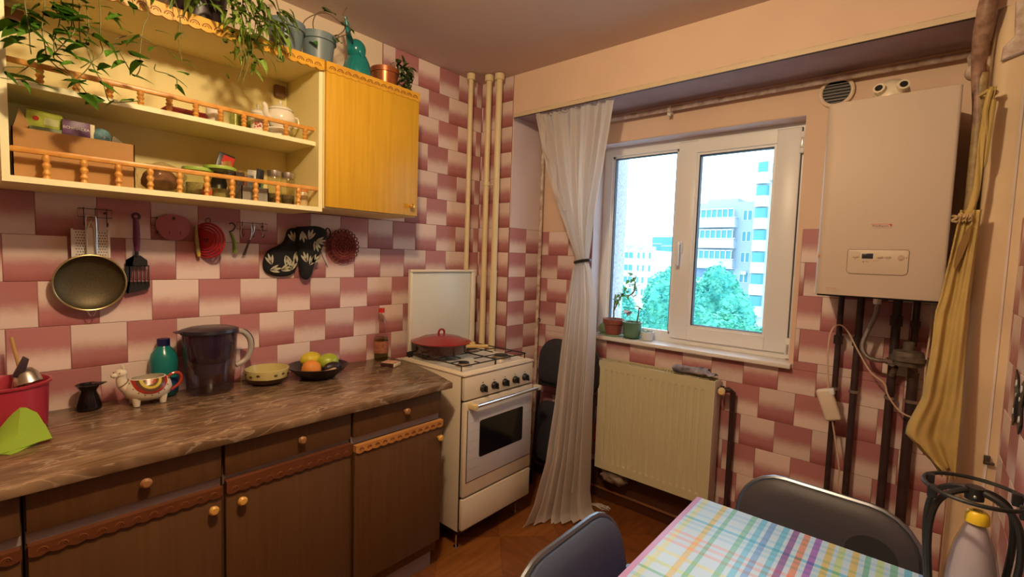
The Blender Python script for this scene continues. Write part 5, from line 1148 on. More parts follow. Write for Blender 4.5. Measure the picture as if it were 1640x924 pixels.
part('jar_label', MB().cyl((.245, -.632, zl+.008), (.245, -.632, zl+.022), .0153, n=16), mat('red_label', (.55, .07, .03), .5), t)
t = thing('carton_packet', 'red and black packet propped behind the larger lime lidded container', 'packet', (.14, -.565, zl))
part('packet', MB().box(.120, .128, -.60, -.545, zl, zl+.185, .001, xf=rot('X', -14, (.12, -.57, zl))), mat('black_packet', (.03, .03, .035), .3), t)
part('packet_front', MB().box(.1285, .1295, -.585, -.545, zl+.12, zl+.178, xf=rot('X', -14, (.12, -.57, zl))), mat('red_packet', (.62, .04, .03), .3), t)
# bin with seasoning packets
t = thing('plastic_bin', 'grey translucent bin holding upright seasoning packets on the lower shelf', 'bin', (.19, -.475, zl))
part('bin_walls', openbox(.14, .245, -.520, -.425, zl, zl+.055), mat('grey_bin_plastic', (.26, .24, .20), .4), t)
random.seed(5)
pcol = [(.40, .22, .05), (.34, .16, .04), (.10, .07, .05), (.42, .26, .06), (.45, .12, .06), (.22, .22, .20), (.60, .55, .46), (.12, .24, .08), (.05, .05, .06), (.50, .44, .30)]
desc = ['tallest brown seasoning packet leaning left in the grey bin', 'brown seasoning packet second from the left in the grey bin', 'dark narrow seasoning packet in the grey bin', 'ochre seasoning packet in the middle of the grey bin', 'brick red seasoning packet in the grey bin', 'grey foil packet in the grey bin', 'white and grey packet near the right of the grey bin', 'green packet at the right of the grey bin', 'black packet at the right end of the grey bin', 'beige packet at the back of the grey bin']
for k in range(10):
    y = -.512+k*.0088; h_ = [.150, .125, .112, .118, .100, .105, .128, .098, .135, .11][k]
    single('seasoning_packet', MB().box(.170+.004*(k % 3), .174+.004*(k % 3), y-.018, y+.018, zl+.004, zl+h_, .001, xf=rot('X', [14, 10, 6, 2, -4, 0, -3, -12, -4, 3][k], (.17, y, zl)) @ rot('Z', random.uniform(-30, 30), (.17, y, zl))), mat('packet_%s' % ['tan', 'brown', 'dark', 'ochre', 'brick', 'silver', 'white', 'green', 'black', 'beige'][k], pcol[k], .35, var=.5, scale=60), desc[k], 'packet', (.17, y, zl))
# tall glass jars with steel lids
def gjar(x, y, lab):
    t = thing('glass_jar', lab, 'jar', (x, y, zl))
    part('jar_glass', MB().lathe([(0, .001), (.024, .001), (.026, .004), (.026, .105), (.024, .112)], (x, y, zl), 24), glass('jar_glass', (.62, .58, .38), .25, .05), t)
    part('jar_contents', MB().lathe([(0, .004), (.023, .004), (.023, .045), (0, .046)], (x, y, zl), 20), mat('jar_filling', (.26, .19, .10), .8, var=.5, scale=150), t)
    part('steel_lid', MB().lathe([(0, .112), (.026, .112), (.027, .114), (.027, .135), (.025, .137), (0, .137)], (x, y, zl), 24), M_steel, t)
gjar(.185, -.378, 'tall glass jar with a steel lid, left one of the pair')
gjar(.180, -.322, 'tall glass jar with a steel lid, right one of the pair')
t = thing('orange_lid_jar', 'small jar with an orange lid at the right end of the lower shelf', 'jar', (.215, -.275, zl))
part('jar_body', MB().lathe([(0, .001), (.019, .001), (.020, .01), (.020, .058), (.018, .064), (0, .064)], (.215, -.278, zl), 20), mat('beige_jar', (.56, .42, .22), .3), t)
part('jar_lid', MB().lathe([(0, .064), (.021, .064), (.021, .082), (0, .083)], (.215, -.278, zl), 20), mat('orange_lid', (.62, .20, .03), .4), t)

# ------------------------------------------------------------------ things on the upper shelf
zu = 1.8622
t = thing('toy_chest', 'small red and wooden box lying behind the upper gallery', 'box', (.17, -.695, zu))
part('box_body', MB().prism([(-.775, zu), (-.735, zu+.035), (-.62, zu+.035), (-.61, zu)], 'yz', .13, .20, .001), mat('red_brown_card', (.40, .05, .03), .5), t)
part('box_base', MB().box(.2002, .2035, -.77, -.61, zu, zu+.014), mat('light_wood_strip', (.66, .38, .12), .5), t)
part('dark_lump', MB().ball((.212, -.682, zu+.009), (.010, .018, .009), 12), M_blackplastic, t)
M_porc = mat('white_porcelain', (.80, .74, .62), .18)
def mug(name, x, y, r, h_, m_, lab, cat='mug'):
    t = thing(name, lab, cat, (x, y, zu))
    part('mug_body', MB().lathe([(0, 0), (r*.86, 0), (r*.95, .004), (r, h_), (r*.93, h_), (r*.88, .008), (0, .008)], (x, y, zu), 26), m_, t)
    return t
mug('white_mug', .185, -.588, .028, .06, M_porc, 'plain white mug behind the upper gallery, right of the red box')
t = thing('drinking_glass', 'clear drinking glass with a green tint behind the upper gallery', 'glass', (.18, -.515, zu))
part('glass_body', MB().lathe([(0, .001), (.022, .001), (.028, .07), (.027, .07), (.021, .006), (0, .006)], (.18, -.515, zu), 20), glass('green_tinted_glass', (.62, .72, .42), .3), t)
t = thing('drinking_glass', 'cloudy glass with leaf pattern next to the floral mug', 'glass', (.16, -.480, zu))
part('glass_body', MB().lathe([(0, .001), (.020, .001), (.024, .062), (.023, .062), (.019, .006), (0, .006)], (.16, -.478, zu), 20), glass('olive_glass', (.45, .50, .22), .3), t)
t = mug('floral_mug', .215, -.447, .030, .050, M_porc, 'white mug with a red flower motif under the white sugar bowl')
mb_ = MB()
for a, z, r in ((-.35, .030, .006), (-.05, .034, .004), (.12, .024, .005), (-.15, .020, .004), (-.5, .018, .003), (.3, .036, .003)):
    th = a-.35; mb_.ball((.215+.0292*math.cos(th), -.447+.0292*math.sin(th), zu+z), r, 8)
part('flower_motif', mb_, mat('red_flower_print', (.55, .10, .10), .4), [o for o in t.children][0], kind='stuff')
def lidded(name, x, y, z, r, h_, lab, cat, spout=False):
    t = thing(name, lab, cat, (x, y, z))
    bd = part('bowl', MB().lathe([(0, 0), (r*.55, 0), (r*.6, .004), (r*.92, h_*.30), (r, h_*.6), (r*.86, h_*.92), (r*.80, h_)], (x, y, z), 30), M_porc, t)
    lid_ = part('lid', MB().lathe([(r*.86, h_), (r*.84, h_+.004), (r*.6, h_+.016), (r*.2, h_+.022), (0, h_+.023)], (x, y, z), 30), M_porc, t)
    part('lid_knob', MB().lathe([(0, 0), (.004, 0), (.004, .006), (.0075, .011), (.005, .018), (0, .020)], (x, y, z+h_+.022), 14), M_porc, lid_)
    if spout: part('spout', MB().tube(smooth([(x+.01, y-r*.80, z+h_*.40), (x+.02, y-r*1.15, z+h_*.65), (x+.025, y-r*1.22, z+h_*.98), (x+.025, y-r*1.38, z+h_*1.15)], 4), [.014, .0135, .013, .012, .0115, .011, .0105, .010, .0095, .009, .0085, .008, .008], 12), M_porc, t); part('handle', MB().tube(smooth([(x-.01, y+r*.9, z+h_*.8), (x-.015, y+r*1.35, z+h_*.85), (x-.015, y+r*1.4, z+h_*.4), (x-.01, y+r*.98, z+h_*.3)], 5), .004, 8), M_porc, t)
    return t
rz_ = .0
single('saucer_stack', MB().lathe([(0, 0), (.03, 0), (.046, .012), (.046, .018), (.034, .03), (.046, .040), (.044, .044), (.0, .044)], (.165, -.352, zu), 28), M_porc, 'stack of white saucers under the white teapot', 'saucers', (.165, -.352, zu))
lidded('teapot', .165, -.345, zu+.0445, .056, .072, 'white porcelain teapot with a tall lid knob at the right of the upper shelf', 'teapot', True)
lidded('sugar_bowl', .150, -.425, zu+.0, .040, .085, 'low white lidded sugar bowl to the left of the teapot', 'bowl')

# ------------------------------------------------------------------ plants on top of the wall units
ZT = UT-.0145   # upper side of the open unit; the door unit top is at 2.176
def leafmesh(name, ln, wd, m_, cup=.25, droop=.35, heart=.0):
    b = bmesh.new(); rows = []
    for i in range(7):
        u = i/6; w2 = wd*.5*(math.sin(PI*min(1, u*1.02)**(.62))**.9 if 0 < u < 1 else 0)
        z = -droop*ln*u*u
        if i in (0, 6): rows.append([b.verts.new((ln*u, 0, z))])
        else: rows.append([b.verts.new((ln*u-(.08*ln if i == 1 else 0), -w2, z+cup*w2)), b.verts.new((ln*u, 0, z)), b.verts.new((ln*u-(.08*ln if i == 1 else 0), w2, z+cup*w2))])
    for A, B in zip(rows, rows[1:]):
        if len(A) == 1: b.faces.new((A[0], B[0], B[1])); b.faces.new((A[0], B[1], B[2]))
        elif len(B) == 1: b.faces.new((A[0], A[1], B[0])); b.faces.new((A[1], A[2], B[0]))
        else: b.faces.new((A[0], A[1], B[1], B[0])); b.faces.new((A[1], A[2], B[2], B[1]))
    bmesh.ops.solidify(b, geom=b.faces[:], thickness=.0004)
    me = bpy.data.meshes.new(name); b.to_mesh(me); b.free(); me.materials.append(m_); me.shade_smooth(); return me
LM = {}
def leaves(par, items, ln, wd, m_, droop=.35, dirf=None, jl=.3, name='leaf'):
    leafy(m_)
    key = (ln, wd, m_.name, droop)
    if key not in LM: LM[key] = [leafmesh('leaf', ln, wd, m_, random.uniform(.1, .5), droop*random.uniform(.5, 1.4)) for _ in range(3)]
    base = wloc(par)
    for k, p in enumerate(items):
        d = Vector(dirf(k, p)).normalized(); up_ = Vector((random.uniform(-.3, .6), random.uniform(-.4, .4), 1)); y = up_.cross(d).normalized(); z = d.cross(y)
        s_ = random.uniform(1-jl, 1+jl); M_ = Matrix((d*s_, y*s_, z*s_)).transposed().to_4x4(); M_.translation = Vector(p)-base
        o = bpy.data.objects.new(name, LM[key][k % 3]); COL.objects.link(o); o.parent = par; o.matrix_local = M_
def pot(par, x, y, z, r0, r1, h_, m_, rim=.004, soil=True, name='flower_pot'):
    pp_ = part(name, MB().lathe([(0, .0005), (r0, .0005), (r1-.003, h_*.78), (r1+rim, h_*.79), (r1+rim+.001, h_), (r1-.004, h_), (r1-.008, h_*.8), (0, h_*.8)], (x, y, z), 32), m_, par)
    if soil: part('soil', MB().lathe([(0, h_*.86), (r1-.006, h_*.86), (r1-.006, h_*.87), (0, h_*.89)], (x, y, z), 24), M_soil, par)
    return pp_
random.seed(21)
M_gpot = mat('slate_blue_pot', (.15, .20, .22), .4)
# pothos, far left
t = thing('trailing_pothos', 'trailing heart-leaved pothos hanging over the left end of the open shelf unit', 'plant', (.20, -1.0, ZT))
pot(t, .17, -1.02, ZT, .05, .065, .11, M_gpot)
pot(t, .17, -.87, ZT, .045, .06, .10, M_gpot)
for pts in PV:
    st_ = Vector(pts[0])
    pth = [tuple(p) for p in pts]
    if st_.z > 2.02: pth = [(.18, st_.y, ZT+.10), (.29, st_.y, 2.215), (.34, st_.y, min(2.19, st_.z+.10))]+pth
    q2 = smooth([(x+random.uniform(-.01, .01), y, z) for x, y, z in pth], 4)
    part('vine', MB().tube(q2, .0014, 5), M_stem, t)
leaves(t, [(x-.006, y, z) for x, y, z in PL]+[(x+random.uniform(-.03, .01), y+random.uniform(-.03, .03), z+random.uniform(-.01, .03)) for x, y, z in PL[:30]], .048, .031, M_leaf, .3, lambda k, p: (random.uniform(0, .6), random.choice((-1, 1))*random.uniform(.3, 1), random.uniform(-.75, .25)))
ex = [(random.uniform(.32, .42), random.uniform(-1.09, -.80), random.uniform(2.10, 2.25)) for _ in range(34)]
leaves(t, ex, .046, .026, M_leaf, .4, lambda k, p: (random.uniform(-.2, .9), random.uniform(-1, 1), random.uniform(-1.1, .4)))
# dark pot with spiky/variegated spider plant
t = thing('spider_plant', 'variegated green and cream trailing plant spilling over the carved strip from a dark pot', 'plant', (.18, -.60, ZT))
pot(t, .22, -.65, ZT, .070, .095, .17, mat('dark_aubergine_pot', (.03, .014, .018), .4))
cl = [(.26, -.55, 2.33), (.33, -.54, 2.27), (.36, -.53, 2.206), (.37, -.54, 2.14), (.375, -.541, 2.057), (.37, -.561, 1.989)]
for k in range(7):
    o_ = random.uniform(-.05, .06); kk = random.choice((4, 5, 6))
    part('vine', MB().tube(smooth([(x+random.uniform(-.01, .01), y+o_*(1-i*.12), z) for i, (x, y, z) in enumerate(cl[:kk])], 4), .0016, 5), M_stem, t)
it = []
for k in range(150):
    z = 2.03+.28*random.random()**.55; sp_ = .10*max(.25, (z-1.98)/.25); it.append((.35+random.uniform(-.03, .05), -.535+random.gauss(0, sp_*.55), z))
leaves(t, it, .050, .017, M_leaf_l, .5, lambda k, p: (random.uniform(.1, .9), (p[1]+.535)*8+random.uniform(-.8, .8), random.uniform(-1, .3)))
it = [(.33+random.uniform(-.03, .04), -.68+random.uniform(-.09, .06), random.uniform(2.21, 2.28)) for k in range(26)]
leaves(t, it, .065, .017, M_leaf_l, .5, lambda k, p: (random.uniform(.1, .8), random.uniform(-1, .8), random.uniform(-.9, .3)))
it = [(.36, -.60+random.uniform(-.02, .015), z) for z in (1.99, 2.01, 2.035, 2.06)]+[(.36, -.735+random.uniform(-.03, .03), 1.99+random.uniform(0, .03)) for _ in range(5)]+[(.36, -.45, 2.16), (.36, -.43, 2.14), (.36, -.44, 2.19), (.35, -.47, 2.22), (.36, -.42, 2.20)]
leaves(t, it, .034, .011, M_leaf_l, .3, lambda k, p: (random.uniform(0, .6), random.uniform(-1, 1), random.uniform(-.6, .4)))
part('vine', MB().tube(smooth([(.34, -.70, 2.21), (.37, -.745, 2.10), (.37, -.735, 2.0)], 4), .001, 5), M_stem, t)
part('vine', MB().tube(smooth([(.34, -.45, 2.26), (.355, -.43, 2.18), (.355, -.415, 2.12), (.355, -.43, 2.10), (.355, -.46, 2.12)], 4), .0012, 5), M_stem, t)
# two slate pots with philodendron
def philo(x, y, lab, arms, r1=.066, h_=.128):
    t = thing('potted_philodendron', lab, 'plant', (x, y, ZT))
    part('saucer', MB().lathe([(0, 0), (.056, 0), (.068, .012), (.066, .012), (.055, .003), (0, .003)], (x, y, ZT+.0005), 32), mat('white_saucer', (.80, .74, .55), .4), t)
    pot(t, x, y, ZT+.004, .052, r1, h_, M_gpot)
    for k, (pts, leafy) in enumerate(arms):
        q2 = smooth([(x, y, ZT+h_*.85)]+pts, 5); part('stem', MB().tube(q2, .0022, 6), mat('reddish_stem', (.16, .10, .05), .5), t)
        if leafy:
            e_ = pts[-1]; prev_ = pts[-2] if len(pts) > 1 else (x, y, e_[2])
            leaves(t, [e_], .085 if leafy == 2 else .050, .050 if leafy == 2 else .032, mat('glossy_leaf', (.14, .36, .05), .3), .3, lambda k_, p_: (e_[0]-prev_[0]+.3, e_[1]-prev_[1], (e_[2]-prev_[2])-.05), .1)
    return t
philo(.235, -.355, 'slate blue pot with sparse drooping philodendron, left one of two beside the spider plant', [
    ([(.20, -.34, 2.33), (.24, -.40, 2.28), (.31, -.41, 2.20), (.32, -.42, 2.13)], 1), ([(.20, -.30, 2.34), (.24, -.28, 2.30), (.27, -.27, 2.25)], 1), ([(.18, -.36, 2.37), (.18, -.38, 2.44)], 1), ([(.24, -.42, 2.31), (.30, -.45, 2.24)], 1), ([(.28, -.38, 2.30), (.32, -.40, 2.23)], 1)])
philo(.235, -.225, 'slate blue pot with arching philodendron stems, right one next to the teal elephant', [
    ([(.22, -.24, 2.34), (.24, -.235, 2.38), (.24, -.20, 2.405)], 2), ([(.20, -.27, 2.33), (.22, -.25, 2.37), (.22, -.18, 2.41), (.24, -.12, 2.38)], 2), ([(.22, -.13, 2.34), (.24, -.11, 2.37), (.25, -.125, 2.395)], 0), ([(.24, -.10, 2.35), (.25, -.09, 2.39), (.24, -.12, 2.42), (.24, -.10, 2.46)], 0),
    ([(.22, -.22, 2.32), (.26, -.20, 2.30), (.28, -.19, 2.28)], 1), ([(.22, -.15, 2.33), (.26, -.15, 2.32), (.27, -.16, 2.29)], 1)])
# elephant watering can
ex_, ey_, ez_ = .18, -.012, 2.1765
M_teal = mat('teal_plastic', (.01, .20, .20), .22)
t = thing('elephant_watering_can', 'glossy teal elephant-shaped watering can with its trunk raised', 'watering can', (ex_, ey_, ez_))
part('body', MB().lathe([(0, 0), (.050, 0), (.056, .01), (.058, .05), (.050, .095), (.036, .125), (0, .135)], (ex_, ey_, ez_), 32, sy=1.05), M_teal, t)
hd = part('head', MB().ball((ex_+.005, ey_-.012, ez_+.148), (.042, .043, .044), 24), M_teal, t)
part('trunk', MB().tube(smooth([(ex_+.01, ey_-.035, ez_+.155), (ex_+.012, ey_-.052, ez_+.19), (ex_+.015, ey_-.062, ez_+.23), (ex_+.02, ey_-.074, ez_+.262)], 4), [.020, .018, .016, .0145, .013, .0115, .0105, .0098, .009, .0085, .008, .0075, .0068], 14), M_teal, hd)
for s_ in (-1, 1):
    part('ear', MB().ball((ex_+.004+s_*.036, ey_-.002, ez_+.135), (.008, .020, .026), 16, rot('Z', s_*15)), M_teal, hd)
    part('front_leg', MB().tube([(ex_+s_*.022, ey_-.035, ez_+.09), (ex_+s_*.024, ey_-.046, ez_+.045), (ex_+s_*.024, ey_-.050, ez_+.008)], [.015, .017, .018], 12), M_teal, t)
    part('hind_leg', MB().ball((ex_+s_*.044, ey_+.010, ez_+.030), (.022, .030, .030), 14), M_teal, t)
    part('eye', MB().ball((ex_+.005+s_*.024, ey_-.043, ez_+.160), .004, 8), M_blackplastic, hd)
# copper pot
t = thing('copper_pot_plant', 'small copper coloured pot with bushy plant, right end of the wall cabinet', 'plant', (.175, .125, 2.1765))
pot(t, .20, .118, 2.1765, .050, .064, .100, mat('copper', (.42, .13, .05), .3, .55), .002)
it = [(.22+random.uniform(-.02, .06), .185+random.gauss(0, .026), 2.275+random.gauss(0, .028)) for _ in range(60)]+[(.26, .205+random.uniform(-.02, .02), 2.20+random.uniform(-.02, .04)) for _ in range(12)]
leaves(t, it, .036, .021, mat('dark_leaf', (.10, .20, .06), .4, col2=(.30, .32, .16), scale=60), .4, lambda k, p: (random.uniform(-.3, 1), random.uniform(-1, 1), random.uniform(-.8, 1)))
for k in range(6):
    part('stem', MB().tube(smooth([(.175, .12, 2.25), (.20+random.uniform(-.02, .03), .15+random.uniform(-.02, .03), 2.29+random.uniform(0, .03)), (.24, .17+random.uniform(-.02, .04), 2.26+random.uniform(-.05, .05))], 4), .0016, 5), M_stem, t)
part('curled_stem', MB().tube(smooth([(.22, .19, 2.28), (.24, .225, 2.315), (.25, .245, 2.29), (.25, .24, 2.25), (.25, .225, 2.26)], 5), .0016, 5), M_darkpipe, t)
# a few leaves peeping from behind the cabinet's right end
t = thing('trailing_vine', 'thin vine with a few leaves trailing down the tiles right of the wall cabinet', 'plant', (.05, .25, 1.9))
for z, s_ in ((2.07, 1), (1.95, .6)):
    part('vine', MB().tube(smooth([(.10, .236, z-.02), (.11, .26, z), (.12, .285, z+.01)], 4), .001, 5), M_stem, t)
leaves(t, [(.12, .27, 2.085), (.10, .245, 2.055), (.10, .243, 2.035), (.11, .245, 1.95)], .036, .014, M_leaf, .3, lambda k, p: (random.uniform(0, .5), 1, random.uniform(-.6, .3)))

# ------------------------------------------------------------------ things on the worktop
zc = .8642
bx, by = .150, -1.140
t = thing('red_bucket', 'translucent red plastic tub holding spoons and a ladle at the left edge', 'bucket', (bx, by, zc))
part('tub', MB().lathe([(0, .001), (.094, .001), (.097, .004), (.103, .135), (.109, .137), (.110, .143), (.104, .144), (.100, .137), (.094, .006), (0, .006)], (bx, by, zc), 44), mat('red_tub_plastic', (.42, .03, .06), .3), t)
t = thing('wooden_spoon', 'thin wooden spoon handle sticking up out of the red tub', 'spoon', (bx, by, zc+.02))
part('handle', MB().tube([(bx+.0, by+.05, zc+.03), (bx-.03, by+.045, zc+.15), (bx-.07, by+.028, zc+.265)], [.006, .005, .0045], 8), mat('light_wood', (.48, .28, .10), .6), t)
t = thing('wooden_spoon', 'thick pale wooden spatula leaning at the very left inside the red tub', 'spoon', (bx+.03, by-.03, zc+.02))
part('handle', MB().tube([(bx+.03, by-.0, zc+.03), (bx+.045, by-.045, zc+.15), (bx+.055, by-.07, zc+.21)], [.009, .011, .012], 8), mat('light_wood', (.48, .28, .10)), t)
t = thing('ladle', 'shiny steel ladle upside down in the red tub', 'ladle', (bx, by+.05, zc+.02))
part('ladle_bowl', MB().lathe([(0, .052), (.018, .046), (.028, .030), (.033, .0), (.031, .0), (.027, .028), (0, .048)], (bx-.01, by+.055, zc+.130), 24, xf=rot('Y', -18, (bx, by, zc+.15)) @ rot('X', 12, (bx, by+.05, zc+.15))), M_steel, t)
part('ladle_handle', MB().tube([(bx-.01, by+.03, zc+.15), (bx, by+.01, zc+.01)], .004, 8), M_steel, t)
part('dark_scoop', MB().prism([(by+.022, zc+.155), (by+.048, zc+.215), (by+.060, zc+.205), (by+.050, zc+.16)], 'yz', bx-.012, bx+.010, .004), mat('dark_plastic', (.05, .03, .04), .4), t)
# green cloth
def gcl(u, v):
    y = -1.155+.10*u; x = .265+.11*v
    tri = lambda q_: 2*abs(q_-math.floor(q_+.5)); z = zc+.006+.078*max(0, 1-abs(u-.62+.25*v)/.42)*(1-v*.85)+.022*tri(u*2.3+v*1.4)*(.35+.65*v)+.012*tri(v*2.6-u*1.1)
    return (x+.012*math.sin(u*6), y+.05*(1-v)*(u-.2)*.4, max(zc+.003, z))
t = thing('green_cloth', 'crumpled lime green kitchen cloth on the worktop before the red tub', 'cloth', (.32, -1.11, zc))
gm_ = mat('lime_cloth', (.28, .44, .04), .9, bump=.4, scale=90)
gv = [(.36, -1.172, zc+.003), (.28, -1.160, zc+.030), (.235, -1.106, zc+.090), (.25, -1.074, zc+.064), (.29, -1.060, zc+.030), (.345, -1.078, zc+.004), (.40, -1.135, zc+.002), (.335, -1.118, zc+.034)]
def sheet(fs, vs):
    b = bmesh.new(); V = [b.verts.new(v) for v in vs]
    for f in fs: b.faces.new([V[i] for i in f])
    bmesh.ops.subdivide_edges(b, edges=b.edges[:], cuts=3, use_grid_fill=True)
    for v in b.verts: v.co += Vector((0, 0, 1))*(.003*noise.noise(v.co*40))+Vector((.003*noise.noise(v.co*31), 0, 0)); v.co.z = max(v.co.z, zc+.001)
    bmesh.ops.recalc_face_normals(b, faces=b.faces[:]); bmesh.ops.solidify(b, geom=b.faces[:], thickness=.0025)
    m = MB(); m._merge(b); return m
part('cloth', sheet([(0, 1, 2, 7), (7, 2, 3, 4), (7, 4, 5), (0, 7, 5, 6)], gv), gm_, t, sharp=.5)
part('under_fold', sheet([(0, 1, 2, 3)], [(.385, -1.165, zc+.002), (.345, -1.150, zc+.020), (.30, -1.062, zc+.040), (.355, -1.052, zc+.012)]), gm_, t, sharp=.5)

# coffee pot (cezve) black
t = thing('black_jug', 'small glossy black jug with a flared spouted rim', 'jug', (.075, -.938, zc))
part('jug_body', MB().lathe([(0, .001), (.030, .001), (.034, .004), (.034, .018), (.027, .045), (.021, .062), (.022, .068), (.034, .086), (.031, .087), (.018, .068), (0, .06)], (.075, -.938, zc), 30), mat('gloss_black_glaze', (.008, .005, .008), .12), t)
part('spout_lip', MB().prism([(-.915, zc+.078), (-.890, zc+.087), (-.912, zc+.088), (-.93, zc+.088)], 'yz', .062, .088, .003), mat('gloss_black_glaze', (.008, .005, .008)), t)
# llama mug
lx, ly = .118, -.795
M_lw = mat('glazed_white_ceramic', (.78, .70, .56), .2)
t = thing('llama_mug', 'white llama-shaped ceramic mug with painted saddle and red tail handle', 'mug', (lx, ly, zc))
def egg(r_, z0): return r_
bd = part('mug_body', MB().lathe([(0, .014), (.028, .014), (.044, .026), (.050, .046), (.046, .064), (.036, .080), (.033, .080), (.043, .062), (.045, .046), (.03, .022), (0, .020)], (lx, ly, zc), 36, sy=1.22), M_lw, t)
for sx in (-1, 1):
    for sy_ in (-1, 1): part('foot', MB().lathe([(0, .001), (.008, .001), (.010, .012), (.012, .026), (0, .03)], (lx+sx*.022, ly+sy_*.032, zc), 12), M_lw, t)
nk = part('neck', MB().tube(smooth([(lx, ly-.040, zc+.045), (lx, ly-.058, zc+.065), (lx, ly-.062, zc+.085), (lx+.002, ly-.060, zc+.098)], 4), [.020, .018, .017, .016, .015, .014, .0135, .013, .0125, .012, .012, .012, .012], 14).ball((lx+.003, ly-.063, zc+.101), (.013, .015, .013), 14), M_lw, t)
part('muzzle', MB().ball((lx+.005, ly-.078, zc+.097), (.009, .010, .0075), 12), M_lw, nk)
for s_ in (-1, 1): part('ear', MB().lathe([(0, 0), (.003, .001), (.0035, .008), (0, .015)], (lx+s_*.007, ly-.058, zc+.111), 8), M_lw, nk)
part('eye', MB().ball((lx+.0145, ly-.068, zc+.103), .0018, 6), M_blackplastic, nk)
part('bridle', MB().tube([(lx+.010*math.cos(a), ly-.080+.001, zc+.097+.009*math.sin(a)) for a in [k*PI/6 for k in range(12)]], .001, 5, True).tube([(lx+.0175*math.cos(a), ly-.058+.012*math.sin(a), zc+.070+.010*math.sin(a)) for a in [k*PI/8 for k in range(16)]], .0012, 5, True), mat('brown_glaze_line', (.18, .05, .02), .3), nk)
def bodyr(z):  # radius of mug body at height
    tb_ = [(.014, .028), (.026, .044), (.046, .050), (.064, .046), (.080, .036)]
    for a, b_ in zip(tb_, tb_[1:]):
        if a[0] <= z <= b_[0]: return a[1]+(b_[1]-a[1])*(z-a[0])/(b_[0]-a[0])
    return .036
def saddle(r0, r1, eps, zc0=.079):
    def f(u, v):
        a = PI+PI*u; r = r0+(r1-r0)*v; yy = r*math.cos(a)*1.0; zz = zc0+r*math.sin(a)*.95
        R_ = bodyr(max(.02, zz))+eps; yl = max(-.99, min(.99, yy/(R_*1.22)))
        return (lx+R_*math.sqrt(1-yl*yl), ly+yy, zc+zz)
    return MB().grid(f, 22, 3)
for k, (r0, r1, c) in enumerate(((.044, .036, (.36, .03, .02)), (.036, .027, (.13, .06, .03)), (.027, .019, (.62, .52, .08)), (.019, .012, (.16, .07, .02)), (.012, .006, (.50, .08, .04)), (.006, .0005, (.62, .36, .24)))):
    part('saddle_band', saddle(r0, r1, .0010+.0002*k), mat('saddle_glaze_%s' % ('red', 'brown', 'yellow', 'dark', 'brick', 'peach')[k], c, .25), bd, sharp=3)
tz = MB()
for k in range(9):
    a = PI+PI*(k+.5)/9; yy = .048*math.cos(a); zz = .079+.048*.95*math.sin(a); R_ = bodyr(max(.02, zz))+.001; yl = max(-.99, min(.99, yy/(R_*1.22))); tz.ball((lx+R_*math.sqrt(1-yl*yl), ly+yy, zc+zz), .0018, 6)
part('tassel_dots', tz, mat('brown_glaze_line', (.18, .05, .02)), bd, kind='stuff')
part('red_handle', MB().tube(smooth([(lx, ly+.045, zc+.066), (lx, ly+.062, zc+.080), (lx, ly+.080, zc+.078), (lx, ly+.086, zc+.060), (lx, ly+.076, zc+.042), (lx, ly+.054, zc+.028)], 5), .0042, 8), mat('red_glaze', (.45, .05, .02), .2), t)
# teal bottle
t = thing('teal_bottle', 'small teal plastic bottle with a dark blue cap behind the llama mug', 'bottle', (.045, -.745, zc))
part('bottle_body', MB().lathe([(0, .001), (.024, .001), (.027, .005), (.027, .045), (.025, .05), (.027, .056), (.0275, .082), (.024, .098), (.014, .112), (.012, .116), (0, .116)], (.045, -.745, zc), 28), mat('teal_bottle_plastic', (.01, .19, .19), .2), t)
part('bottle_label', MB().lathe([(.0275, .012), (.0278, .012), (.0278, .044), (.0275, .044)], (.045, -.745, zc), 28), mat('blue_label', (.015, .07, .22), .3), t)
part('cap', MB().cyl((.045, -.745, zc+.116), (.045, -.745, zc+.132), .0125, n=20), mat('navy_cap', (.01, .012, .08), .35), t)
# water filter jug
jx, jy = .098, -.587
t = thing('filter_jug', 'clear water filter jug with a dark lid, dark inner funnel and ring handle', 'jug', (jx, jy, zc))
def ov(pr, n=40): return MB().lathe(pr, (jx, jy, zc), n, sy=1.15)
part('outer_jug', ov([(0, .002), (.050, .002), (.054, .008), (.060, .10), (.064, .185), (.0625, .185), (.058, .10), (.052, .010), (0, .008)]), glass('jug_plastic', (.60, .50, .56), .28, .04), t)
part('funnel', ov([(.061, .182), (.060, .16), (.056, .12), (.046, .10), (.038, .092), (.036, .058), (0, .056)]), mat('smoky_navy_plastic', (.075, .06, .12), .25), t)
ld = part('lid', ov([(.066, .182), (.068, .186), (.066, .194), (.05, .200), (0, .202)]), mat('navy_black_lid', (.018, .014, .028), .3), t)
part('spout_flap', MB().prism([(jy-.058, zc+.186), (jy-.092, zc+.190), (jy-.058, zc+.197)], 'yz', jx-.02, jx+.02, .002), mat('navy_black_lid', (.018, .014, .028)), ld)
hp = smooth([(jx, jy+.066, zc+.180), (jx, jy+.092, zc+.176), (jx, jy+.112, zc+.150), (jx, jy+.114, zc+.115), (jx, jy+.098, zc+.085), (jx, jy+.070, zc+.072)], 6)
part('handle', MB().tube(hp, .0085, 10), mat('clear_grey_handle', (.42, .36, .32), .3), t)
part('handle_edge', MB().tube([(p.x+.0, p.y+.0065, p.z+.003) for p in hp], .0042, 8), M_blackplastic, t)
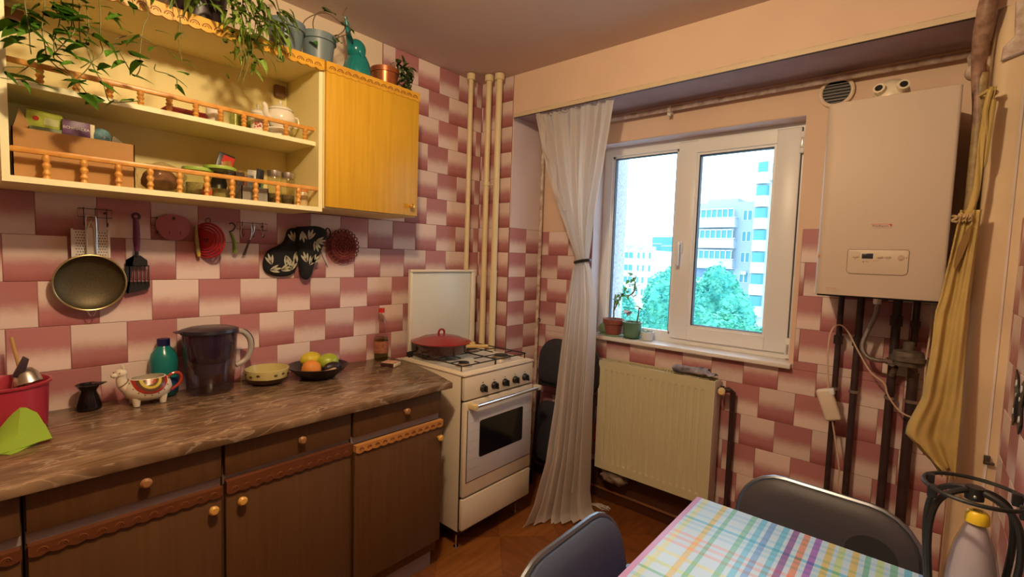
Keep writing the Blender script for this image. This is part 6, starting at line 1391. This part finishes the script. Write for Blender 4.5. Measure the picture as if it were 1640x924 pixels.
# yellow bowl
qx, qy = .118, -.385
t = thing('yellow_bowl', 'low pottery bowl, yellow inside and brown below, with dark brush marks', 'bowl', (qx, qy, zc))
part('lower_body', MB().lathe([(0, .001), (.042, .001), (.058, .012), (.064, .022), (.0635, .023)], (qx, qy, zc), 36), mat('brown_glaze', (.07, .03, .012), .3), t)
up2 = part('upper_body', MB().lathe([(.0635, .0225), (.066, .040), (.066, .050), (.062, .051), (.060, .042), (.05, .012), (0, .008)], (qx, qy, zc), 36), mat('yellow_glaze', (.56, .48, .20), .22), t)
dm = MB()
for k in range(16):
    if k % 4 == 3: continue
    a = k*2*PI/16; dm.ball((qx+.0655*math.cos(a), qy+.0655*math.sin(a), zc+.036+.003*math.sin(k*2.3)), (.003, .006, .0035), 8, rot('Z', math.degrees(a)))
part('brush_marks', dm, mat('brown_glaze', (.07, .03, .012)), up2, kind='stuff')
# black plate with fruit
fx, fy = .150, -.205
t = thing('black_plate', 'wide shallow black dish holding fruit', 'plate', (fx, fy, zc))
part('plate_body', MB().lathe([(0, .001), (.050, .001), (.056, .006), (.092, .038), (.094, .041), (.090, .041), (.052, .010), (0, .008)], (fx, fy, zc), 44), mat('black_matt_glaze', (.012, .007, .012), .35), t)
def fruit(name, c, r, m_, lab, stem=False):
    t = thing(name, lab, 'fruit', (c[0], c[1], c[2]-r[2]))
    part('fruit_body', blob(c, r, c[1]*40, .05), m_, t, sharp=3)
    part('stem_end', MB().cyl((c[0], c[1]+r[1]*.96, c[2]+.001), (c[0], c[1]+r[1]*1.03, c[2]+.002), .0025, n=8), M_stem, t)
fruit('lemon', (fx-.03, fy-.010, zc+.054), (.029, .034, .026), mat('lemon_yellow', (.62, .50, .03), .4), 'yellow lemon at the back of the black dish')
fruit('orange', (fx+.022, fy-.034, zc+.036), (.029, .030, .028), mat('orange_peel', (.72, .26, .04), .5, bump=.3, scale=300), 'orange at the front left of the black dish')
fruit('green_apple', (fx-.002, fy+.036, zc+.045), (.030, .034, .028), mat('green_apple_skin', (.36, .44, .04), .3), 'green apple on the right of the black dish')
fruit('avocado', (fx+.036, fy+.030, zc+.032), (.017, .032, .020), mat('avocado_skin', (.025, .012, .018), .4), 'dark avocado in front of the green apple')
t = thing('fruit_slice', 'pale fruit slice lying in the front of the black dish', 'fruit', (fx+.05, fy+.01, zc+.02))
part('slice', MB().tube(smooth([(fx+.052, fy-.022, zc+.026), (fx+.058, fy+.005, zc+.027), (fx+.050, fy+.035, zc+.033)], 5), [.003, .005, .0065, .007, .0075, .0075, .0075, .007, .006, .0045, .002], 8), mat('pale_fruit_flesh', (.52, .34, .20), .5), t)
# soda bottle
sx_, sy_ = .060, .185
t = thing('soda_bottle', 'clear plastic bottle with a red cap and red label, greenish liquid, next to the stove', 'bottle', (sx_, sy_, zc))
part('bottle_body', MB().lathe([(0, .001), (.028, .001), (.031, .006), (.031, .095), (.027, .105), (.023, .125), (.026, .150), (.024, .172), (.013, .200), (.0125, .215)], (sx_, sy_, zc), 28), glass('soda_plastic', (.90, .84, .80), .12, .05), t)
part('liquid', MB().lathe([(0, .004), (.027, .004), (.029, .008), (.029, .102), (0, .103)], (sx_, sy_, zc), 28), glass('green_liquid', (.48, .55, .22), .1, .1), t)
lb_ = part('label', MB().lathe([(.0313, .035), (.0316, .035), (.0316, .088), (.0313, .088)], (sx_, sy_, zc), 28), mat('soda_label', (.50, .16, .08), .4, col2=(.22, .10, .05), scale=70), t)
part('cap', MB().cyl((sx_, sy_, zc+.213), (sx_, sy_, zc+.232), .0135, n=22), mat('red_cap', (.60, .03, .02), .35), t)
# matchbox
t = thing('matchbox', 'large matchbox with an orange and white top lying in front of the soda bottle', 'matchbox', (.20, .165, zc))
R_ = rot('Z', 25, (.20, .165, zc))
part('sleeve', MB().box(.168, .228, .138, .196, zc+.001, zc+.017, .0006).xf(R_), mat('dark_strike_side', (.05, .012, .015), .7), t)
part('tray', MB().box(.2282, .232, .139, .195, zc+.0018, zc+.0162, .0004).xf(R_), mat('cream_card', (.74, .62, .42), .6), t)
part('top_print', MB().box(.169, .227, .139, .195, zc+.017, zc+.0176).xf(R_), mat('match_top_print', (.72, .60, .46), .5, col2=(.55, .18, .06), scale=45), t)

def rescale(names, fac, to):
    """uniform change of size of a finished thing about its base, and its exact place"""
    for nm in names:
        o = bpy.data.objects[nm]; o.location = Vector(to); seen = set()
        for c in o.children_recursive:
            if c.data.name not in seen: c.data.transform(Matrix.Scale(fac, 4)); seen.add(c.data.name)
            c.location = c.location*fac
rescale(('filter_jug',), 1.27, (.115, -.588, zc))
rescale(('teal_bottle',), 1.62, (.050, -.722, zc))
rescale(('llama_mug',), 1.18, (.118, -.785, zc))
rescale(('yellow_bowl',), 1.27, (.125, -.382, zc))
rescale(('soda_bottle',), 1.17, (.062, .212, zc))
rescale(('matchbox',), 1.15, (.205, .172, zc))
FO, FN = Vector((.150, -.205, zc)), Vector((.175, -.186, zc))
for nm in ('black_plate', 'lemon', 'orange', 'green_apple', 'avocado', 'fruit_slice'):
    o = bpy.data.objects[nm]; rescale((nm,), 1.36, FN+(o.location-FO)*1.36)

# ------------------------------------------------------------------ window sill plants
zs_ = .9775
px_, py_ = .806, 1.312
t = thing('potted_succulent', 'bare-stemmed jade plant in a terracotta pot on a green saucer, left on the sill', 'plant', (px_, py_, zs_))
M_sauc = mat('pale_green_saucer', (.30, .50, .34), .35)
part('saucer', MB().lathe([(0, 0), (.048, 0), (.059, .010), (.057, .011), (.046, .003), (0, .003)], (px_, py_, zs_), 32), M_sauc, t)
part('flower_pot', MB().lathe([(0, .0035), (.036, .0035), (.040, .010), (.045, .012), (.055, .070), (.062, .072), (.064, .100), (.056, .101), (.053, .09), (0, .088)], (px_, py_, zs_), 32), mat('terracotta', (.30, .085, .06), .7, var=.15, scale=30), t)
part('soil', MB().cyl((px_, py_, zs_+.088), (px_, py_, zs_+.092), .052, n=24), M_soil, t)
main = smooth([(px_+.0, py_, zs_+.09), (px_-.006, py_, zs_+.17), (px_+.01, py_, zs_+.22)], 5)
part('stem', MB().tube([(px_, py_, zs_+.09), (px_-.002, py_, zs_+.15), (px_+.004, py_, zs_+.245)], .0042, 7), M_stem, t)
part('branch', MB().tube(smooth([(px_+.0, py_, zs_+.15), (px_+.025, py_, zs_+.21), (px_+.05, py_-.01, zs_+.24), (px_+.09, py_-.01, zs_+.245), (px_+.125, py_-.01, zs_+.27), (px_+.13, py_-.01, zs_+.33)], 4), .0036, 7), M_stem, t)
it = [(px_+.12+random.gauss(0, .014), py_-.01+random.gauss(0, .014), zs_+z) for z in [.25+.006*k for k in range(22)]]+[(px_+.065+random.gauss(0, .015), py_-.01, zs_+.25+random.gauss(0, .016)) for _ in range(14)]+[(px_+.02+.01*random.random(), py_, zs_+.20+.02*random.random()) for _ in range(5)]
leaves(t, it, .032, .020, mat('jade_leaf', (.22, .50, .14), .4, col2=(.36, .60, .18), scale=50), .3, lambda k, p: (random.uniform(-1, 1), random.uniform(-1, .6), random.uniform(-.8, .8)))
px_, py_ = .922, 1.318
t = thing('potted_cyclamen', 'green glazed pot with a single pale pink flower, middle of the sill group', 'plant', (px_, py_, zs_))
part('saucer', MB().lathe([(0, 0), (.044, 0), (.052, .008), (.050, .009), (.042, .003), (0, .003)], (px_, py_, zs_), 32), mat('dark_green_saucer', (.03, .10, .07), .35), t)
part('flower_pot', MB().lathe([(0, .0035), (.040, .0035), (.050, .030), (.054, .085), (.056, .088), (.056, .096), (.051, .096), (.049, .084), (0, .082)], (px_, py_, zs_), 32), mat('sage_glaze', (.13, .26, .17), .3), t)
part('soil', MB().cyl((px_, py_, zs_+.082), (px_, py_, zs_+.086), .048, n=24), M_soil, t)
part('stem', MB().tube([(px_+.028, py_, zs_+.085), (px_+.035, py_, zs_+.13), (px_+.04, py_-.005, zs_+.175)], [.005, .004, .003], 7), M_stem, t)
part('flower_stalk', MB().tube([(px_-.01, py_, zs_+.085), (px_-.012, py_-.01, zs_+.14)], .0018, 6), mat('pale_stalk', (.60, .50, .44), .5), t)
leaves(t, [(px_+.04, py_-.005, zs_+.172), (px_+.042, py_-.005, zs_+.178), (px_+.038, py_, zs_+.182)], .036, .024, mat('bright_leaf', (.26, .62, .04), .4), .2, lambda k, p: ((1, -.3, .2), (.8, -.5, -.1), (-1, -.3, .3))[k], .1)
fl_ = [(px_-.012, py_-.012, zs_+.140)]*6
leaves(t, fl_, .052, .032, mat('pale_pink_petal', (.86, .72, .76), .5), .25, lambda k, p: ((-1, -.4, .1), (-.5, -.8, .35), (.6, -.6, .5), (1, -.3, .35), (.2, -1, .1), (-.8, -.1, .4))[k], .15, name='petal')
px_, py_ = 1.014, 1.325
t = thing('small_white_cup', 'small ribbed white cup with tiny succulents, right end of the sill group', 'plant', (px_, py_, zs_))
part('cup', MB().lathe([(0, .001), (.030, .001), (.034, .006), (.036, .048), (.033, .049), (.031, .042), (0, .040)], (px_, py_, zs_), 28), mat('milky_ceramic', (.70, .74, .76), .3), t)
it = [(px_+.02*math.cos(k), py_+.02*math.sin(k), zs_+.045) for k in range(12)]
leaves(t, it, .018, .009, mat('pale_succulent', (.42, .58, .48), .5), .1, lambda k, p: (math.cos(k), math.sin(k), .8))
t = thing('round_cactus', 'round pale green cactus half hidden behind the curtain on the sill', 'plant', (.738, 1.325, zs_))
cb = bmesh.new(); bmesh.ops.create_uvsphere(cb, u_segments=48, v_segments=16, radius=1)
for v in cb.verts:
    a = math.atan2(v.co.y, v.co.x); k = 1+.07*math.cos(a*12); v.co = Vector((.738+v.co.x*.034*k, 1.325+v.co.y*.034*k, zs_+.036+v.co.z*.033))
mm = MB(); mm._merge(cb); part('cactus_body', mm, mat('cactus_green', (.30, .46, .26), .6), t, sharp=3)
part('cactus_saucer', MB().cyl((.738, 1.325, zs_), (.738, 1.325, zs_+.006), .030, n=24), M_sauc, t)
